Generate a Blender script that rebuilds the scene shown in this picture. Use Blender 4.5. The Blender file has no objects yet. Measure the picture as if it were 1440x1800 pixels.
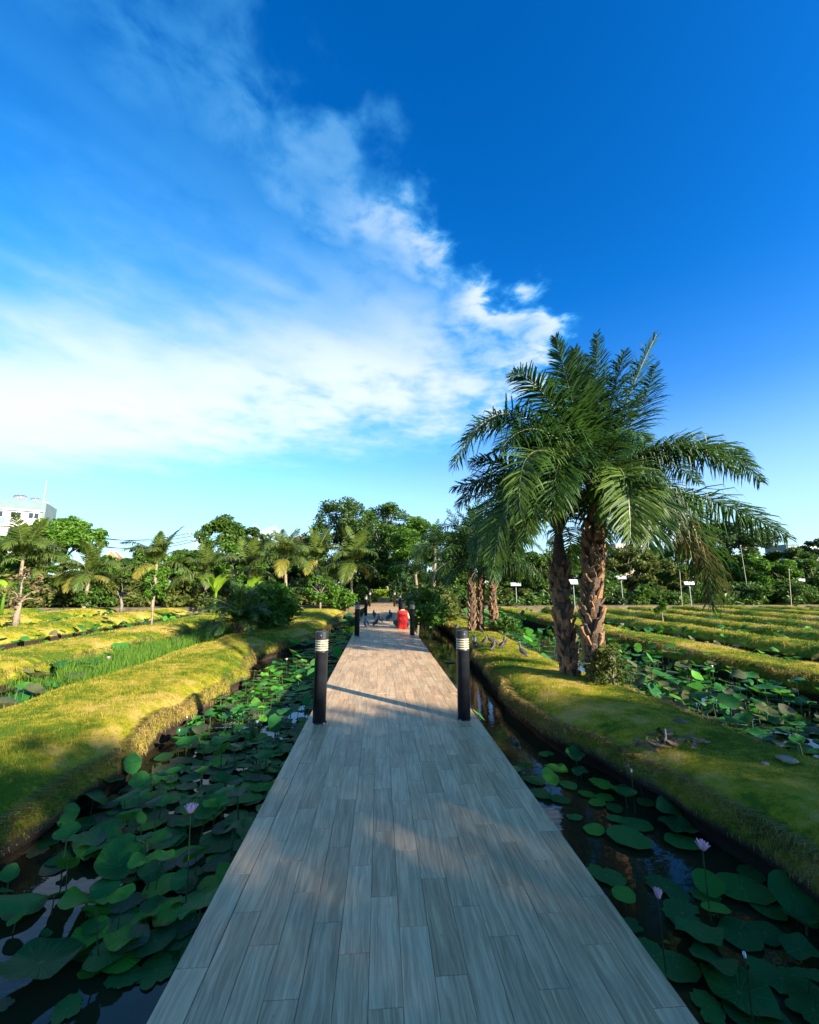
import bpy, math, random
import numpy as np
from mathutils import Vector, Matrix

# ------------------------------------------------------------------ camera, sky, sun, exposure
S = bpy.context.scene
COL = S.collection
R = math.radians
CAM_H = 1.55
F_PX = 721.0                       # focal length in pixels of the 1440 x 1800 photograph
PITCH = math.atan(125 / F_PX)
YAW = math.atan(52 * math.cos(PITCH) / F_PX)
cam = bpy.data.cameras.new('camera')
cam.sensor_fit = 'HORIZONTAL'; cam.sensor_width = 36; cam.lens = F_PX / 1440 * 36
cam.clip_start = 0.05; cam.clip_end = 6000
camo = bpy.data.objects.new('camera', cam); COL.objects.link(camo)
camo.location = (0, 0, CAM_H); camo.rotation_euler = (math.pi / 2 + PITCH, 0, -YAW)
S.camera = camo
S.view_settings.view_transform = 'Standard'; S.view_settings.look = 'None'
S.view_settings.gamma = 1.0; S.view_settings.use_curve_mapping = False
S.view_settings.exposure = 1.85
S.cycles.use_denoising = True
S.cycles.max_bounces = 8; S.cycles.transparent_max_bounces = 8
S.cycles.sample_clamp_indirect = 6

SUN_EL = 21.0
SUN_XY = Vector((0.727, -0.687))    # towards the sun
SKY_STRENGTH = 0.082

def nd(nt, typ, **kw):
    """add a node; keyword 'i_<input name or index>' sets or links an input, others set attributes"""
    n = nt.nodes.new(typ)
    for k, v in kw.items():
        if k.startswith('i_'):
            key = k[2:]
            sock = n.inputs[int(key)] if key.isdigit() else n.inputs[key.replace('_', ' ')]
            if isinstance(v, bpy.types.NodeSocket): nt.links.new(v, sock)
            else: sock.default_value = v
        else: setattr(n, k, v)
    return n
def ma(nt, op, a, b=0.0, c=0.0, clamp=False):
    n = nt.nodes.new('ShaderNodeMath'); n.operation = op; n.use_clamp = clamp
    for i, v in enumerate((a, b, c)):
        if isinstance(v, bpy.types.NodeSocket): nt.links.new(v, n.inputs[i])
        else: n.inputs[i].default_value = v
    return n.outputs[0]
def sstep(nt, x, lo, hi, a=0.0, b=1.0):
    n = nt.nodes.new('ShaderNodeMapRange'); n.interpolation_type = 'SMOOTHSTEP'
    nt.links.new(x, n.inputs[0])
    for i, v in enumerate((lo, hi, a, b)): n.inputs[i + 1].default_value = v
    return n.outputs[0]
def mixc(nt, f, a, b, mode='MIX'):
    n = nt.nodes.new('ShaderNodeMix'); n.data_type = 'RGBA'; n.blend_type = mode
    for s, v in ((n.inputs[0], f), (n.inputs[6], a), (n.inputs[7], b)):
        if isinstance(v, bpy.types.NodeSocket): nt.links.new(v, s)
        elif isinstance(v, (int, float)): s.default_value = v
        else: s.default_value = (*v, 1.0) if len(v) == 3 else v
    return n.outputs[2]

W = bpy.data.worlds.new('World'); S.world = W; W.use_nodes = True
nt = W.node_tree; nt.nodes.clear()
sky = nd(nt, 'ShaderNodeTexSky', sky_type='NISHITA', sun_disc=False)
sky.sun_elevation = R(SUN_EL)
sky.sun_rotation = math.atan2(SUN_XY.x, SUN_XY.y)
sky.air_density = 1.0; sky.dust_density = 0.5; sky.ozone_density = 3.0; sky.altitude = 0
deep = nd(nt, 'ShaderNodeGamma', i_Gamma=1.32, i_Color=mixc(nt, 1.0, sky.outputs[0], (0.30, 0.30, 0.30), 'MULTIPLY')).outputs[0]
deep = mixc(nt, 1.0, deep, (3.5, 3.5, 3.5), 'MULTIPLY')
hs = nd(nt, 'ShaderNodeHueSaturation', i_Saturation=1.22, i_Value=1.0, i_Color=deep)
tint = mixc(nt, 1.0, hs.outputs[0], (0.50, 1.0, 1.15), 'MULTIPLY')
dzr = nd(nt, 'ShaderNodeSeparateXYZ', i_0=nd(nt, 'ShaderNodeTexCoord').outputs['Generated']).outputs[2]
tint = mixc(nt, sstep(nt, dzr, 0.60, 0.0, 0.0, 0.66), tint, mixc(nt, 1.0, sky.outputs[0], (1.02, 1.0, 1.05), 'MULTIPLY'))
# a thin high sheet of cloud, laid out on a plane overhead (x / z, y / z of the view direction)
tc = nd(nt, 'ShaderNodeTexCoord')
sp = nd(nt, 'ShaderNodeSeparateXYZ', i_0=tc.outputs['Generated'])
dx, dy, dz = sp.outputs
zc = ma(nt, 'MAXIMUM', dz, 0.03)
px = ma(nt, 'DIVIDE', dx, zc); py = ma(nt, 'DIVIDE', dy, zc)
pv = nd(nt, 'ShaderNodeCombineXYZ', i_0=px, i_1=py, i_2=0.0).outputs[0]
rot = nd(nt, 'ShaderNodeVectorRotate', rotation_type='Z_AXIS', i_Vector=pv, i_Angle=R(-43)).outputs[0]
strch = nd(nt, 'ShaderNodeMapping', vector_type='POINT', i_Vector=rot, i_Scale=(1.0, 1.9, 1.0)).outputs[0]
n1 = nd(nt, 'ShaderNodeTexNoise', i_Vector=pv, i_Scale=2.2, i_Detail=6.0, i_Roughness=0.5, i_Distortion=0.12).outputs[0]
n2 = nd(nt, 'ShaderNodeTexNoise', i_Vector=strch, i_Scale=1.2, i_Detail=4.0, i_Roughness=0.45, i_Distortion=0.6).outputs[0]
n3 = nd(nt, 'ShaderNodeTexNoise', i_Vector=pv, i_Scale=6.5, i_Detail=5.0, i_Roughness=0.55, i_Distortion=0.3).outputs[0]
wob = ma(nt, 'ADD', ma(nt, 'MULTIPLY', ma(nt, 'SUBTRACT', n1, 0.5), 0.75), ma(nt, 'MULTIPLY', ma(nt, 'SUBTRACT', n3, 0.5), 0.34))
# signed distances (positive inside) to the three edges of the sheet
s1 = ma(nt, 'ADD', ma(nt, 'MULTIPLY', px, -0.68), ma(nt, 'MULTIPLY', ma(nt, 'SUBTRACT', py, 0.80), 0.733))
s2 = ma(nt, 'SUBTRACT', 0.80, px)
s3 = ma(nt, 'ADD', ma(nt, 'MULTIPLY', px, -0.454), ma(nt, 'MULTIPLY', ma(nt, 'SUBTRACT', 3.85, py), 0.891))
e12 = ma(nt, 'SMOOTH_MIN', s1, s2, 0.45)
e3 = ma(nt, 'MULTIPLY', s3, 0.22)
edge = ma(nt, 'SMOOTH_MIN', e12, e3, 0.3)
edn = ma(nt, 'ADD', edge, ma(nt, 'MULTIPLY', wob, sstep(nt, py, 3.2, 1.6, 0.35, 1.0)))
m_edge = sstep(nt, edn, -0.06, 0.50)
rim = sstep(nt, edn, 0.85, 0.10)                       # denser along its own margin
body = ma(nt, 'ADD', ma(nt, 'ADD', ma(nt, 'MULTIPLY', py, 0.58), ma(nt, 'MULTIPLY', rim, 0.26)), ma(nt, 'MULTIPLY', ma(nt, 'SUBTRACT', n2, 0.5), 0.45))
dens = sstep(nt, body, 0.30, 1.52)
dens = ma(nt, 'MULTIPLY', dens, m_edge)
puff = ma(nt, 'MULTIPLY', sstep(nt, edn, -0.03, 0.10), sstep(nt, edn, 0.50, 0.06))
puff = ma(nt, 'MULTIPLY', puff, ma(nt, 'MULTIPLY', sstep(nt, py, 0.50, 1.30, 0.16, 0.85), sstep(nt, n3, 0.30, 0.62, 0.35, 1.0)))
dens = ma(nt, 'MAXIMUM', dens, ma(nt, 'MULTIPLY', puff, sstep(nt, py, 3.4, 2.2)))
fade_low = sstep(nt, dz, 0.12, 0.30)
left = sstep(nt, px, 0.4, -3.2, 0.0, 0.30)
dens = ma(nt, 'MULTIPLY', dens, ma(nt, 'ADD', ma(nt, 'MULTIPLY', fade_low, 0.6), 0.4))
dens = ma(nt, 'MAXIMUM', dens, ma(nt, 'MULTIPLY', left, sstep(nt, py, 1.0, 3.0)))
veil = sstep(nt, edn, -0.1, 1.4, 0.0, 0.26)
dens = ma(nt, 'MAXIMUM', dens, veil)
# a small heap of cumulus low above the trees
az = ma(nt, 'ARCTAN2', dx, dy)
el = ma(nt, 'ARCSINE', dz)
ca = ma(nt, 'DIVIDE', ma(nt, 'SUBTRACT', az, R(-15.2)), R(4.2))
ce = ma(nt, 'DIVIDE', ma(nt, 'SUBTRACT', el, R(5.9)), R(2.1))
nq = nd(nt, 'ShaderNodeTexNoise', i_Vector=tc.outputs['Generated'], i_Scale=34.0, i_Detail=5.0, i_Roughness=0.6).outputs[0]
cr = ma(nt, 'SUBTRACT', 1.25, ma(nt, 'SQRT', ma(nt, 'ADD', ma(nt, 'MULTIPLY', ca, ca), ma(nt, 'MULTIPLY', ce, ce))))
cum = sstep(nt, ma(nt, 'ADD', cr, ma(nt, 'MULTIPLY', ma(nt, 'SUBTRACT', nq, 0.5), 1.3)), 0.25, 0.85, 0.0, 0.85)
dens = ma(nt, 'MAXIMUM', dens, cum)
above = sstep(nt, dz, 0.0, 0.03)
dens = ma(nt, 'MULTIPLY', dens, above, clamp=True)
haze = sstep(nt, dz, 0.40, 0.02, 0.0, 0.55)
tint = mixc(nt, haze, tint, (2.5, 3.45, 4.4))
ccol = mixc(nt, sstep(nt, dens, 0.10, 0.85), (0.7, 3.2, 5.4), (3.5, 3.95, 4.15))
cloudc = mixc(nt, ma(nt, 'MULTIPLY', dens, 0.93), tint, ccol)
bg = nd(nt, 'ShaderNodeBackground', i_Color=cloudc, i_Strength=SKY_STRENGTH)
out = nd(nt, 'ShaderNodeOutputWorld', i_Surface=bg.outputs[0])

sl = bpy.data.lights.new('sun', 'SUN'); sl.energy = 4.9; sl.angle = R(0.6); sl.color = (1.0, 0.89, 0.73)
so = bpy.data.objects.new('sun', sl); COL.objects.link(so)
ce_ = math.cos(R(SUN_EL)); sun_dir = Vector((SUN_XY.x * ce_, SUN_XY.y * ce_, math.sin(R(SUN_EL))))
so.rotation_euler = sun_dir.to_track_quat('Z', 'Y').to_euler(); so.location = (20, -20, 20)

# ------------------------------------------------------------------ helpers
_F = Vector((math.sin(YAW) * math.cos(PITCH), math.cos(YAW) * math.cos(PITCH), math.sin(PITCH)))
_R = Vector((math.cos(YAW), -math.sin(YAW), 0)); _U = _R.cross(_F)
def _ray(x, y): return _F + _R * ((x - 720) / F_PX) - _U * ((y - 900) / F_PX)
def gp(x, y, z=0.0):               # where the photograph's pixel meets the level z
    d = _ray(x, y); return Vector((0, 0, CAM_H)) + d * ((z - CAM_H) / d.z)
def at(x, y, Y):                   # where it meets the distance Y along the walk
    d = _ray(x, y); return Vector((0, 0, CAM_H)) + d * (Y / d.y)

rng = np.random.default_rng(7)
random.seed(7)

def props(o, label=None, cat=None, group=None, kind=None):
    if label: o['label'] = label
    if cat: o['category'] = cat
    if group: o['group'] = group
    if kind: o['kind'] = kind
    return o
def link(name, data, parent=None, mats=None):
    o = bpy.data.objects.new(name, data); COL.objects.link(o)
    if parent is not None: o.parent = parent
    if mats is not None and data is not None and not data.materials:
        for m in (mats if isinstance(mats, (list, tuple)) else [mats]): data.materials.append(m)
    return o
def thing(name, label, cat, loc=(0, 0, 0), rz=0.0, group=None):
    o = link(name, None); o.location = loc; o.rotation_euler = (0, 0, rz); o.empty_display_size = 0.2
    return props(o, label, cat, group)
def npmesh(name, V, F, uv=None, mi=None, smooth=False):
    V = np.asarray(V, np.float32); F = np.asarray(F, np.int32)
    me = bpy.data.meshes.new(name); n, k = F.shape
    me.vertices.add(len(V)); me.vertices.foreach_set('co', V.ravel())
    me.loops.add(n * k); me.loops.foreach_set('vertex_index', F.ravel())
    me.polygons.add(n); me.polygons.foreach_set('loop_start', np.arange(0, n * k, k, dtype=np.int32))
    if mi is not None: me.polygons.foreach_set('material_index', np.asarray(mi, np.int32))
    me.polygons.foreach_set('use_smooth', np.full(n, smooth))
    if uv is not None:
        l = me.uv_layers.new(name='UVMap')
        l.data.foreach_set('uv', np.asarray(uv, np.float32)[F.ravel()].ravel())
    me.update(calc_edges=True)
    return me

class MB:
    def __init__(s): s.v = []; s.f = []; s.m = []
    def add(s, vs, fs, mi=0):
        o = len(s.v); s.v += [tuple(p) for p in vs]
        s.f += [tuple(i + o for i in f) for f in fs]; s.m += [mi] * len(fs); return s
    def box(s, c, d, rz=0.0, M=None, mi=0, taper=1.0):
        x, y, z = d[0] / 2, d[1] / 2, d[2] / 2
        P = [Vector((sx * x * (taper if sz > 0 else 1), sy * y * (taper if sz > 0 else 1), sz * z)) for sz in (-1, 1) for sx, sy in ((-1, -1), (1, -1), (1, 1), (-1, 1))]
        Q = M if M is not None else Matrix.Rotation(rz, 3, 'Z')
        return s.add([Q @ p + Vector(c) for p in P], [(3, 2, 1, 0), (4, 5, 6, 7), (0, 1, 5, 4), (1, 2, 6, 5), (2, 3, 7, 6), (3, 0, 4, 7)], mi)
    def tube(s, pts, rad, n=6, cap=True, mi=0):
        pts = [Vector(p) for p in pts]; k = len(pts); vs = []; fs = []
        for i, p in enumerate(pts):
            t = (pts[min(i + 1, k - 1)] - pts[max(i - 1, 0)]).normalized()
            a = t.cross(Vector((0, 0, 1)) if abs(t.z) < 0.95 else Vector((0, 1, 0))).normalized(); b = t.cross(a)
            r = rad[i] if isinstance(rad, (list, tuple)) else rad
            for j in range(n):
                w = 2 * math.pi * j / n; vs.append(p + (a * math.cos(w) + b * math.sin(w)) * r)
        for i in range(k - 1):
            for j in range(n):
                q = (j + 1) % n; fs.append((i * n + j, i * n + q, (i + 1) * n + q, (i + 1) * n + j))
        if cap: fs += [tuple(range(n))[::-1], tuple((k - 1) * n + j for j in range(n))]
        return s.add(vs, fs, mi)
    def lathe(s, prof, n=24, c=(0, 0, 0), cap=True, mi=0):
        vs = []; fs = []; k = len(prof); c = Vector(c)
        for r, z in prof:
            for j in range(n): w = 2 * math.pi * j / n; vs.append(c + Vector((r * math.cos(w), r * math.sin(w), z)))
        for i in range(k - 1):
            for j in range(n): q = (j + 1) % n; fs.append((i * n + j, i * n + q, (i + 1) * n + q, (i + 1) * n + j))
        if cap: fs += [tuple(range(n))[::-1], tuple((k - 1) * n + j for j in range(n))]
        return s.add(vs, fs, mi)
    def mesh(s, name, smooth=False):
        me = bpy.data.meshes.new(name); me.from_pydata(s.v, [], s.f)
        me.polygons.foreach_set('material_index', s.m)
        me.polygons.foreach_set('use_smooth', [smooth] * len(s.f)); me.update(); return me
    def build(s, name, m, parent=None, smooth=False): return link(name, s.mesh(name, smooth), parent, m)

_tab = np.random.default_rng(3).random((64, 64))
def vnoise(x, y):
    x = np.asarray(x, float); y = np.asarray(y, float)
    xi = np.floor(x).astype(int); yi = np.floor(y).astype(int); fx = x - xi; fy = y - yi
    fx = fx * fx * (3 - 2 * fx); fy = fy * fy * (3 - 2 * fy)
    g = lambda a, b: _tab[a % 64, b % 64]
    return (g(xi, yi) * (1 - fx) + g(xi + 1, yi) * fx) * (1 - fy) + (g(xi, yi + 1) * (1 - fx) + g(xi + 1, yi + 1) * fx) * fy
def fbm(x, y, o=4):
    t = 0; a = 0.5
    for i in range(o): t = t + a * (vnoise(x * 2 ** i + 17 * i, y * 2 ** i + 5 * i) - 0.5); a *= 0.5
    return t

# ------------------------------------------------------------------ materials
def material(name):
    m = bpy.data.materials.new(name); m.use_nodes = True; t = m.node_tree
    b = t.nodes['Principled BSDF']; return m, t, b
def setc(t, b, c):
    if isinstance(c, bpy.types.NodeSocket): t.links.new(c, b.inputs['Base Color'])
    else: b.inputs['Base Color'].default_value = (*c, 1)
def simple(name, c, rough=0.6, metal=0.0, var=0.15, scale=8.0, bump=0.0, bscale=40.0, spec=0.5):
    m, t, b = material(name)
    pos = nd(t, 'ShaderNodeNewGeometry').outputs['Position']
    n = nd(t, 'ShaderNodeTexNoise', i_Vector=pos, i_Scale=scale, i_Detail=5.0, i_Roughness=0.65).outputs[0]
    lo = tuple(max(0, x * (1 - var)) for x in c); hi = tuple(min(1, x * (1 + var)) for x in c)
    setc(t, b, mixc(t, sstep(t, n, 0.3, 0.7), lo, hi))
    b.inputs['Roughness'].default_value = rough; b.inputs['Metallic'].default_value = metal
    b.inputs['Specular IOR Level'].default_value = spec
    if bump:
        nb = nd(t, 'ShaderNodeTexNoise', i_Vector=pos, i_Scale=bscale, i_Detail=4.0).outputs[0]
        bp = nd(t, 'ShaderNodeBump', i_Strength=bump, i_Distance=0.02, i_Height=nb)
        t.links.new(bp.outputs[0], b.inputs['Normal'])
    return m
def foliage(name, dark, light, trans=0.3, rough=0.5, spec=0.3, clump=1.2, tcol=None):
    m, t, b = material(name)
    g = nd(t, 'ShaderNodeNewGeometry'); oi = nd(t, 'ShaderNodeObjectInfo')
    n = nd(t, 'ShaderNodeTexNoise', i_Vector=g.outputs['Position'], i_Scale=clump, i_Detail=3.0).outputs[0]
    f = ma(t, 'ADD', ma(t, 'MULTIPLY', g.outputs['Random Per Island'], 0.55), ma(t, 'MULTIPLY', n, 0.5))
    f = ma(t, 'ADD', f, ma(t, 'MULTIPLY', oi.outputs['Random'], 0.22))
    c = mixc(t, sstep(t, f, 0.25, 0.95), dark, light)
    setc(t, b, c); b.inputs['Roughness'].default_value = rough; b.inputs['Specular IOR Level'].default_value = spec
    tr = nd(t, 'ShaderNodeBsdfTranslucent')
    t.links.new(mixc(t, 0.5, c, tcol or tuple(min(1, x * 1.5) for x in light)), tr.inputs[0])
    mx = nd(t, 'ShaderNodeMixShader', i_0=trans); t.links.new(b.outputs[0], mx.inputs[1]); t.links.new(tr.outputs[0], mx.inputs[2])
    t.links.new(mx.outputs[0], t.nodes['Material Output'].inputs['Surface'])
    return m

def make_plank_mat():
    m, t, b = material('wood_look_tile')
    g = nd(t, 'ShaderNodeNewGeometry'); oi = nd(t, 'ShaderNodeObjectInfo')
    rnd = ma(t, 'FRACT', ma(t, 'ADD', ma(t, 'MULTIPLY', oi.outputs['Random'], 7.31), ma(t, 'MULTIPLY', g.outputs['Random Per Island'], 3.77)))
    off = nd(t, 'ShaderNodeCombineXYZ', i_0=ma(t, 'MULTIPLY', rnd, 53.0), i_1=ma(t, 'MULTIPLY', rnd, 91.0), i_2=0.0).outputs[0]
    p = nd(t, 'ShaderNodeVectorMath', operation='ADD', i_0=g.outputs['Position'], i_1=off).outputs[0]
    warp = nd(t, 'ShaderNodeTexNoise', i_Vector=nd(t, 'ShaderNodeMapping', i_Vector=p, i_Scale=(5.0, 1.6, 1)).outputs[0], i_Scale=1.0, i_Detail=3.0).outputs['Color']
    pw = nd(t, 'ShaderNodeVectorMath', operation='MULTIPLY_ADD', i_0=warp, i_1=(0.10, 0.0, 0.0), i_2=p).outputs[0]
    fine = nd(t, 'ShaderNodeTexNoise', i_Vector=nd(t, 'ShaderNodeMapping', i_Vector=pw, i_Scale=(150, 5.0, 1)).outputs[0], i_Scale=1.0, i_Detail=5.0, i_Roughness=0.65).outputs[0]
    broad = nd(t, 'ShaderNodeTexNoise', i_Vector=nd(t, 'ShaderNodeMapping', i_Vector=pw, i_Scale=(26, 2.2, 1)).outputs[0], i_Scale=1.0, i_Detail=4.0, i_Roughness=0.6).outputs[0]
    ring = nd(t, 'ShaderNodeTexWave', wave_type='BANDS', bands_direction='X', i_Vector=nd(t, 'ShaderNodeMapping', i_Vector=pw, i_Scale=(1.0, 0.10, 1)).outputs[0], i_Scale=11.0, i_Distortion=9.0, i_Detail=2.0, i_Detail_Scale=1.4).outputs[0]
    f = ma(t, 'ADD', ma(t, 'MULTIPLY', fine, 0.55), ma(t, 'MULTIPLY', broad, 0.6))
    f = ma(t, 'ADD', f, ma(t, 'MULTIPLY', ring, 0.07))
    f = ma(t, 'ADD', f, ma(t, 'MULTIPLY', ma(t, 'SUBTRACT', rnd, 0.5), 0.13))
    c = mixc(t, sstep(t, f, 0.36, 0.92), (0.225, 0.146, 0.070), (0.63, 0.43, 0.232))
    tone = mixc(t, ma(t, 'FRACT', ma(t, 'MULTIPLY', rnd, 5.13)), (1.04, 0.98, 0.94), (0.97, 1.0, 1.02))
    c = mixc(t, 1.0, c, tone, 'MULTIPLY')
    dirt = nd(t, 'ShaderNodeTexNoise', i_Vector=g.outputs['Position'], i_Scale=1.7, i_Detail=6.0, i_Roughness=0.7).outputs[0]
    c = mixc(t, sstep(t, dirt, 0.50, 0.74, 0.0, 0.38), c, (0.19, 0.15, 0.105))
    sc_ = nd(t, 'ShaderNodeTexNoise', i_Vector=g.outputs['Position'], i_Scale=23.0, i_Detail=3.0, i_Roughness=0.5).outputs[0]
    c = mixc(t, sstep(t, sc_, 0.70, 0.78, 0.0, 0.45), c, (0.10, 0.085, 0.065))
    setc(t, b, c)
    t.links.new(sstep(t, ma(t, 'ADD', fine, ma(t, 'MULTIPLY', dirt, 0.4)), 0.4, 1.0, 0.36, 0.58), b.inputs['Roughness'])
    b.inputs['Specular IOR Level'].default_value = 0.30
    bp = nd(t, 'ShaderNodeBump', i_Strength=0.25, i_Distance=0.002, i_Height=fine); t.links.new(bp.outputs[0], b.inputs['Normal'])
    return m

def grass_color(t, pos, island=None):
    n1 = nd(t, 'ShaderNodeTexNoise', i_Vector=pos, i_Scale=0.55, i_Detail=4.0, i_Roughness=0.6).outputs[0]
    n2 = nd(t, 'ShaderNodeTexNoise', i_Vector=pos, i_Scale=3.4, i_Detail=5.0, i_Roughness=0.7).outputs[0]
    n3 = nd(t, 'ShaderNodeTexNoise', i_Vector=nd(t, 'ShaderNodeMapping', i_Vector=pos, i_Scale=(5.0, 13.0, 5.0)).outputs[0], i_Scale=1.0, i_Detail=4.0, i_Roughness=0.7).outputs[0]
    f = ma(t, 'ADD', ma(t, 'MULTIPLY', n1, 0.62), ma(t, 'ADD', ma(t, 'MULTIPLY', n2, 0.40), ma(t, 'MULTIPLY', n3, 0.22)))
    f = ma(t, 'ADD', ma(t, 'MULTIPLY', ma(t, 'SUBTRACT', f, 0.62), 1.9), 0.60)
    if island is not None: f = ma(t, 'ADD', f, ma(t, 'MULTIPLY', ma(t, 'SUBTRACT', island, 0.5), 0.34))
    c = mixc(t, sstep(t, f, 0.47, 0.64), (0.070, 0.125, 0.008), (0.265, 0.240, 0.012))
    c = mixc(t, sstep(t, f, 0.63, 0.78), c, (0.42, 0.30, 0.075))
    return c
def make_turf():
    m, t, b = material('turf'); g = nd(t, 'ShaderNodeNewGeometry'); pos = g.outputs['Position']
    c = grass_color(t, pos)
    z = nd(t, 'ShaderNodeSeparateXYZ', i_0=pos).outputs[2]
    nz = nd(t, 'ShaderNodeTexNoise', i_Vector=pos, i_Scale=5.0, i_Detail=4.0).outputs[0]
    soil = sstep(t, ma(t, 'ADD', z, ma(t, 'MULTIPLY', ma(t, 'SUBTRACT', nz, 0.5), 0.10)), -0.30, -0.38)
    c = mixc(t, soil, c, (0.045, 0.033, 0.022))
    setc(t, b, c); b.inputs['Roughness'].default_value = 0.9; b.inputs['Specular IOR Level'].default_value = 0.1
    nb = nd(t, 'ShaderNodeTexNoise', i_Vector=pos, i_Scale=45.0, i_Detail=4.0, i_Roughness=0.7).outputs[0]
    bp = nd(t, 'ShaderNodeBump', i_Strength=0.9, i_Distance=0.03, i_Height=nb); t.links.new(bp.outputs[0], b.inputs['Normal'])
    return m
def make_blade():
    m, t, b = material('grass_blade'); g = nd(t, 'ShaderNodeNewGeometry')
    c = grass_color(t, g.outputs['Position'], g.outputs['Random Per Island'])
    setc(t, b, c); b.inputs['Roughness'].default_value = 0.7; b.inputs['Specular IOR Level'].default_value = 0.15
    tr = nd(t, 'ShaderNodeBsdfTranslucent', i_Color=c)
    mx = nd(t, 'ShaderNodeMixShader', i_0=0.3, i_1=b.outputs[0], i_2=tr.outputs[0])
    t.links.new(mx.outputs[0], t.nodes['Material Output'].inputs['Surface'])
    return m
def make_water():
    m, t, b = material('pond_water'); pos = nd(t, 'ShaderNodeNewGeometry').outputs['Position']
    n = nd(t, 'ShaderNodeTexNoise', i_Vector=pos, i_Scale=0.9, i_Detail=3.0).outputs[0]
    setc(t, b, mixc(t, n, (0.012, 0.012, 0.006), (0.040, 0.030, 0.011)))
    b.inputs['Roughness'].default_value = 0.03; b.inputs['IOR'].default_value = 1.333
    r = nd(t, 'ShaderNodeTexNoise', i_Vector=nd(t, 'ShaderNodeMapping', i_Vector=pos, i_Scale=(5.0, 8.0, 1)).outputs[0], i_Scale=1.0, i_Detail=3.0).outputs[0]
    bp = nd(t, 'ShaderNodeBump', i_Strength=0.10, i_Distance=0.02, i_Height=r); t.links.new(bp.outputs[0], b.inputs['Normal'])
    return m
def make_lotus(name, dark, light, vein, trans=0.16, rough=0.55):
    m, t, b = material(name); g = nd(t, 'ShaderNodeNewGeometry'); oi = nd(t, 'ShaderNodeObjectInfo')
    uv = nd(t, 'ShaderNodeSeparateXYZ', i_0=nd(t, 'ShaderNodeTexCoord').outputs['UV'])
    ang, rad = uv.outputs[0], uv.outputs[1]
    rnd = ma(t, 'FRACT', ma(t, 'ADD', ma(t, 'MULTIPLY', oi.outputs['Random'], 5.7), ma(t, 'MULTIPLY', g.outputs['Random Per Island'], 3.1)))
    v = ma(t, 'ABSOLUTE', ma(t, 'SINE', ma(t, 'MULTIPLY', ang, math.pi * 19)))
    thin = ma(t, 'MULTIPLY', ma(t, 'ADD', ma(t, 'MULTIPLY', rad, 0.16), 0.02), 1.0)
    vn = ma(t, 'MULTIPLY', ma(t, 'LESS_THAN', v, 0.13), sstep(t, rad, 1.0, 0.2, 0.25, 0.75))
    n = nd(t, 'ShaderNodeTexNoise', i_Vector=g.outputs['Position'], i_Scale=9.0, i_Detail=5.0, i_Roughness=0.65).outputs[0]
    c = mixc(t, sstep(t, ma(t, 'ADD', ma(t, 'MULTIPLY', rnd, 0.6), ma(t, 'MULTIPLY', n, 0.5)), 0.25, 0.9), dark, light)
    c = mixc(t, vn, c, vein)
    c = mixc(t, sstep(t, rad, 0.10, 0.04, 0.0, 0.7), c, (0.16, 0.20, 0.06))
    brown = sstep(t, ma(t, 'ADD', ma(t, 'ADD', rad, ma(t, 'MULTIPLY', ma(t, 'SUBTRACT', n, 0.5), 1.3)), ma(t, 'MULTIPLY', ma(t, 'SUBTRACT', rnd, 0.75), 0.5)), 1.00, 1.18)
    c = mixc(t, brown, c, (0.13, 0.085, 0.03))
    setc(t, b, c); b.inputs['Roughness'].default_value = rough; b.inputs['Specular IOR Level'].default_value = 0.16
    hgt = ma(t, 'ADD', ma(t, 'MULTIPLY', n, 0.6), ma(t, 'MULTIPLY', sstep(t, v, 0.0, 0.6), 0.5))
    bp = nd(t, 'ShaderNodeBump', i_Strength=0.45, i_Distance=0.012, i_Height=hgt); t.links.new(bp.outputs[0], b.inputs['Normal'])
    tr = nd(t, 'ShaderNodeBsdfTranslucent', i_Color=(0.10, 0.30, 0.02, 1))
    mx = nd(t, 'ShaderNodeMixShader', i_0=trans, i_1=b.outputs[0], i_2=tr.outputs[0])
    t.links.new(mx.outputs[0], t.nodes['Material Output'].inputs['Surface'])
    return m

M_PLANK = make_plank_mat()
M_TURF = make_turf(); M_BLADE = make_blade(); M_WATER = make_water()
M_STRAW = foliage('dry_straw', (0.08, 0.075, 0.018), (0.33, 0.24, 0.075), 0.25, 0.8, 0.1, 2.0)
M_REED = foliage('reed_grass', (0.05, 0.12, 0.012), (0.13, 0.24, 0.02), 0.35, 0.6, 0.2, 1.0)
M_LOTUS = make_lotus('lotus_leaf', (0.009, 0.072, 0.014), (0.032, 0.150, 0.024), (0.070, 0.22, 0.055))
M_LOTUSY = make_lotus('young_lotus_leaf', (0.030, 0.155, 0.012), (0.085, 0.26, 0.022), (0.12, 0.31, 0.05), 0.22)
M_LOTUSW = make_lotus('wilting_lotus_leaf', (0.045, 0.058, 0.022), (0.115, 0.115, 0.055), (0.15, 0.14, 0.07), 0.12, 0.55)
M_STEM = simple('lotus_stem', (0.035, 0.07, 0.02), 0.55, scale=20)
M_PETAL = foliage('lotus_petal', (0.70, 0.26, 0.34), (0.86, 0.56, 0.60), 0.3, 0.5, 0.3, 12.0, (0.8, 0.5, 0.6))
M_PETALW = foliage('white_lotus_petal', (0.70, 0.66, 0.60), (0.85, 0.82, 0.78), 0.3, 0.5, 0.3, 12.0, (0.85, 0.8, 0.75))
M_CONC = simple('weathered_concrete', (0.42, 0.41, 0.39), 0.85, var=0.25, scale=5, bump=0.4)
M_MORTAR = simple('dark_grout', (0.09, 0.075, 0.055), 0.9, var=0.3)
M_BLACK = simple('black_powder_coat', (0.012, 0.013, 0.016), 0.42, var=0.3, scale=14, bump=0.05, bscale=160)
M_ALU = simple('brushed_aluminium', (0.44, 0.39, 0.26), 0.42, 0.3, var=0.12, scale=30)
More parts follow.
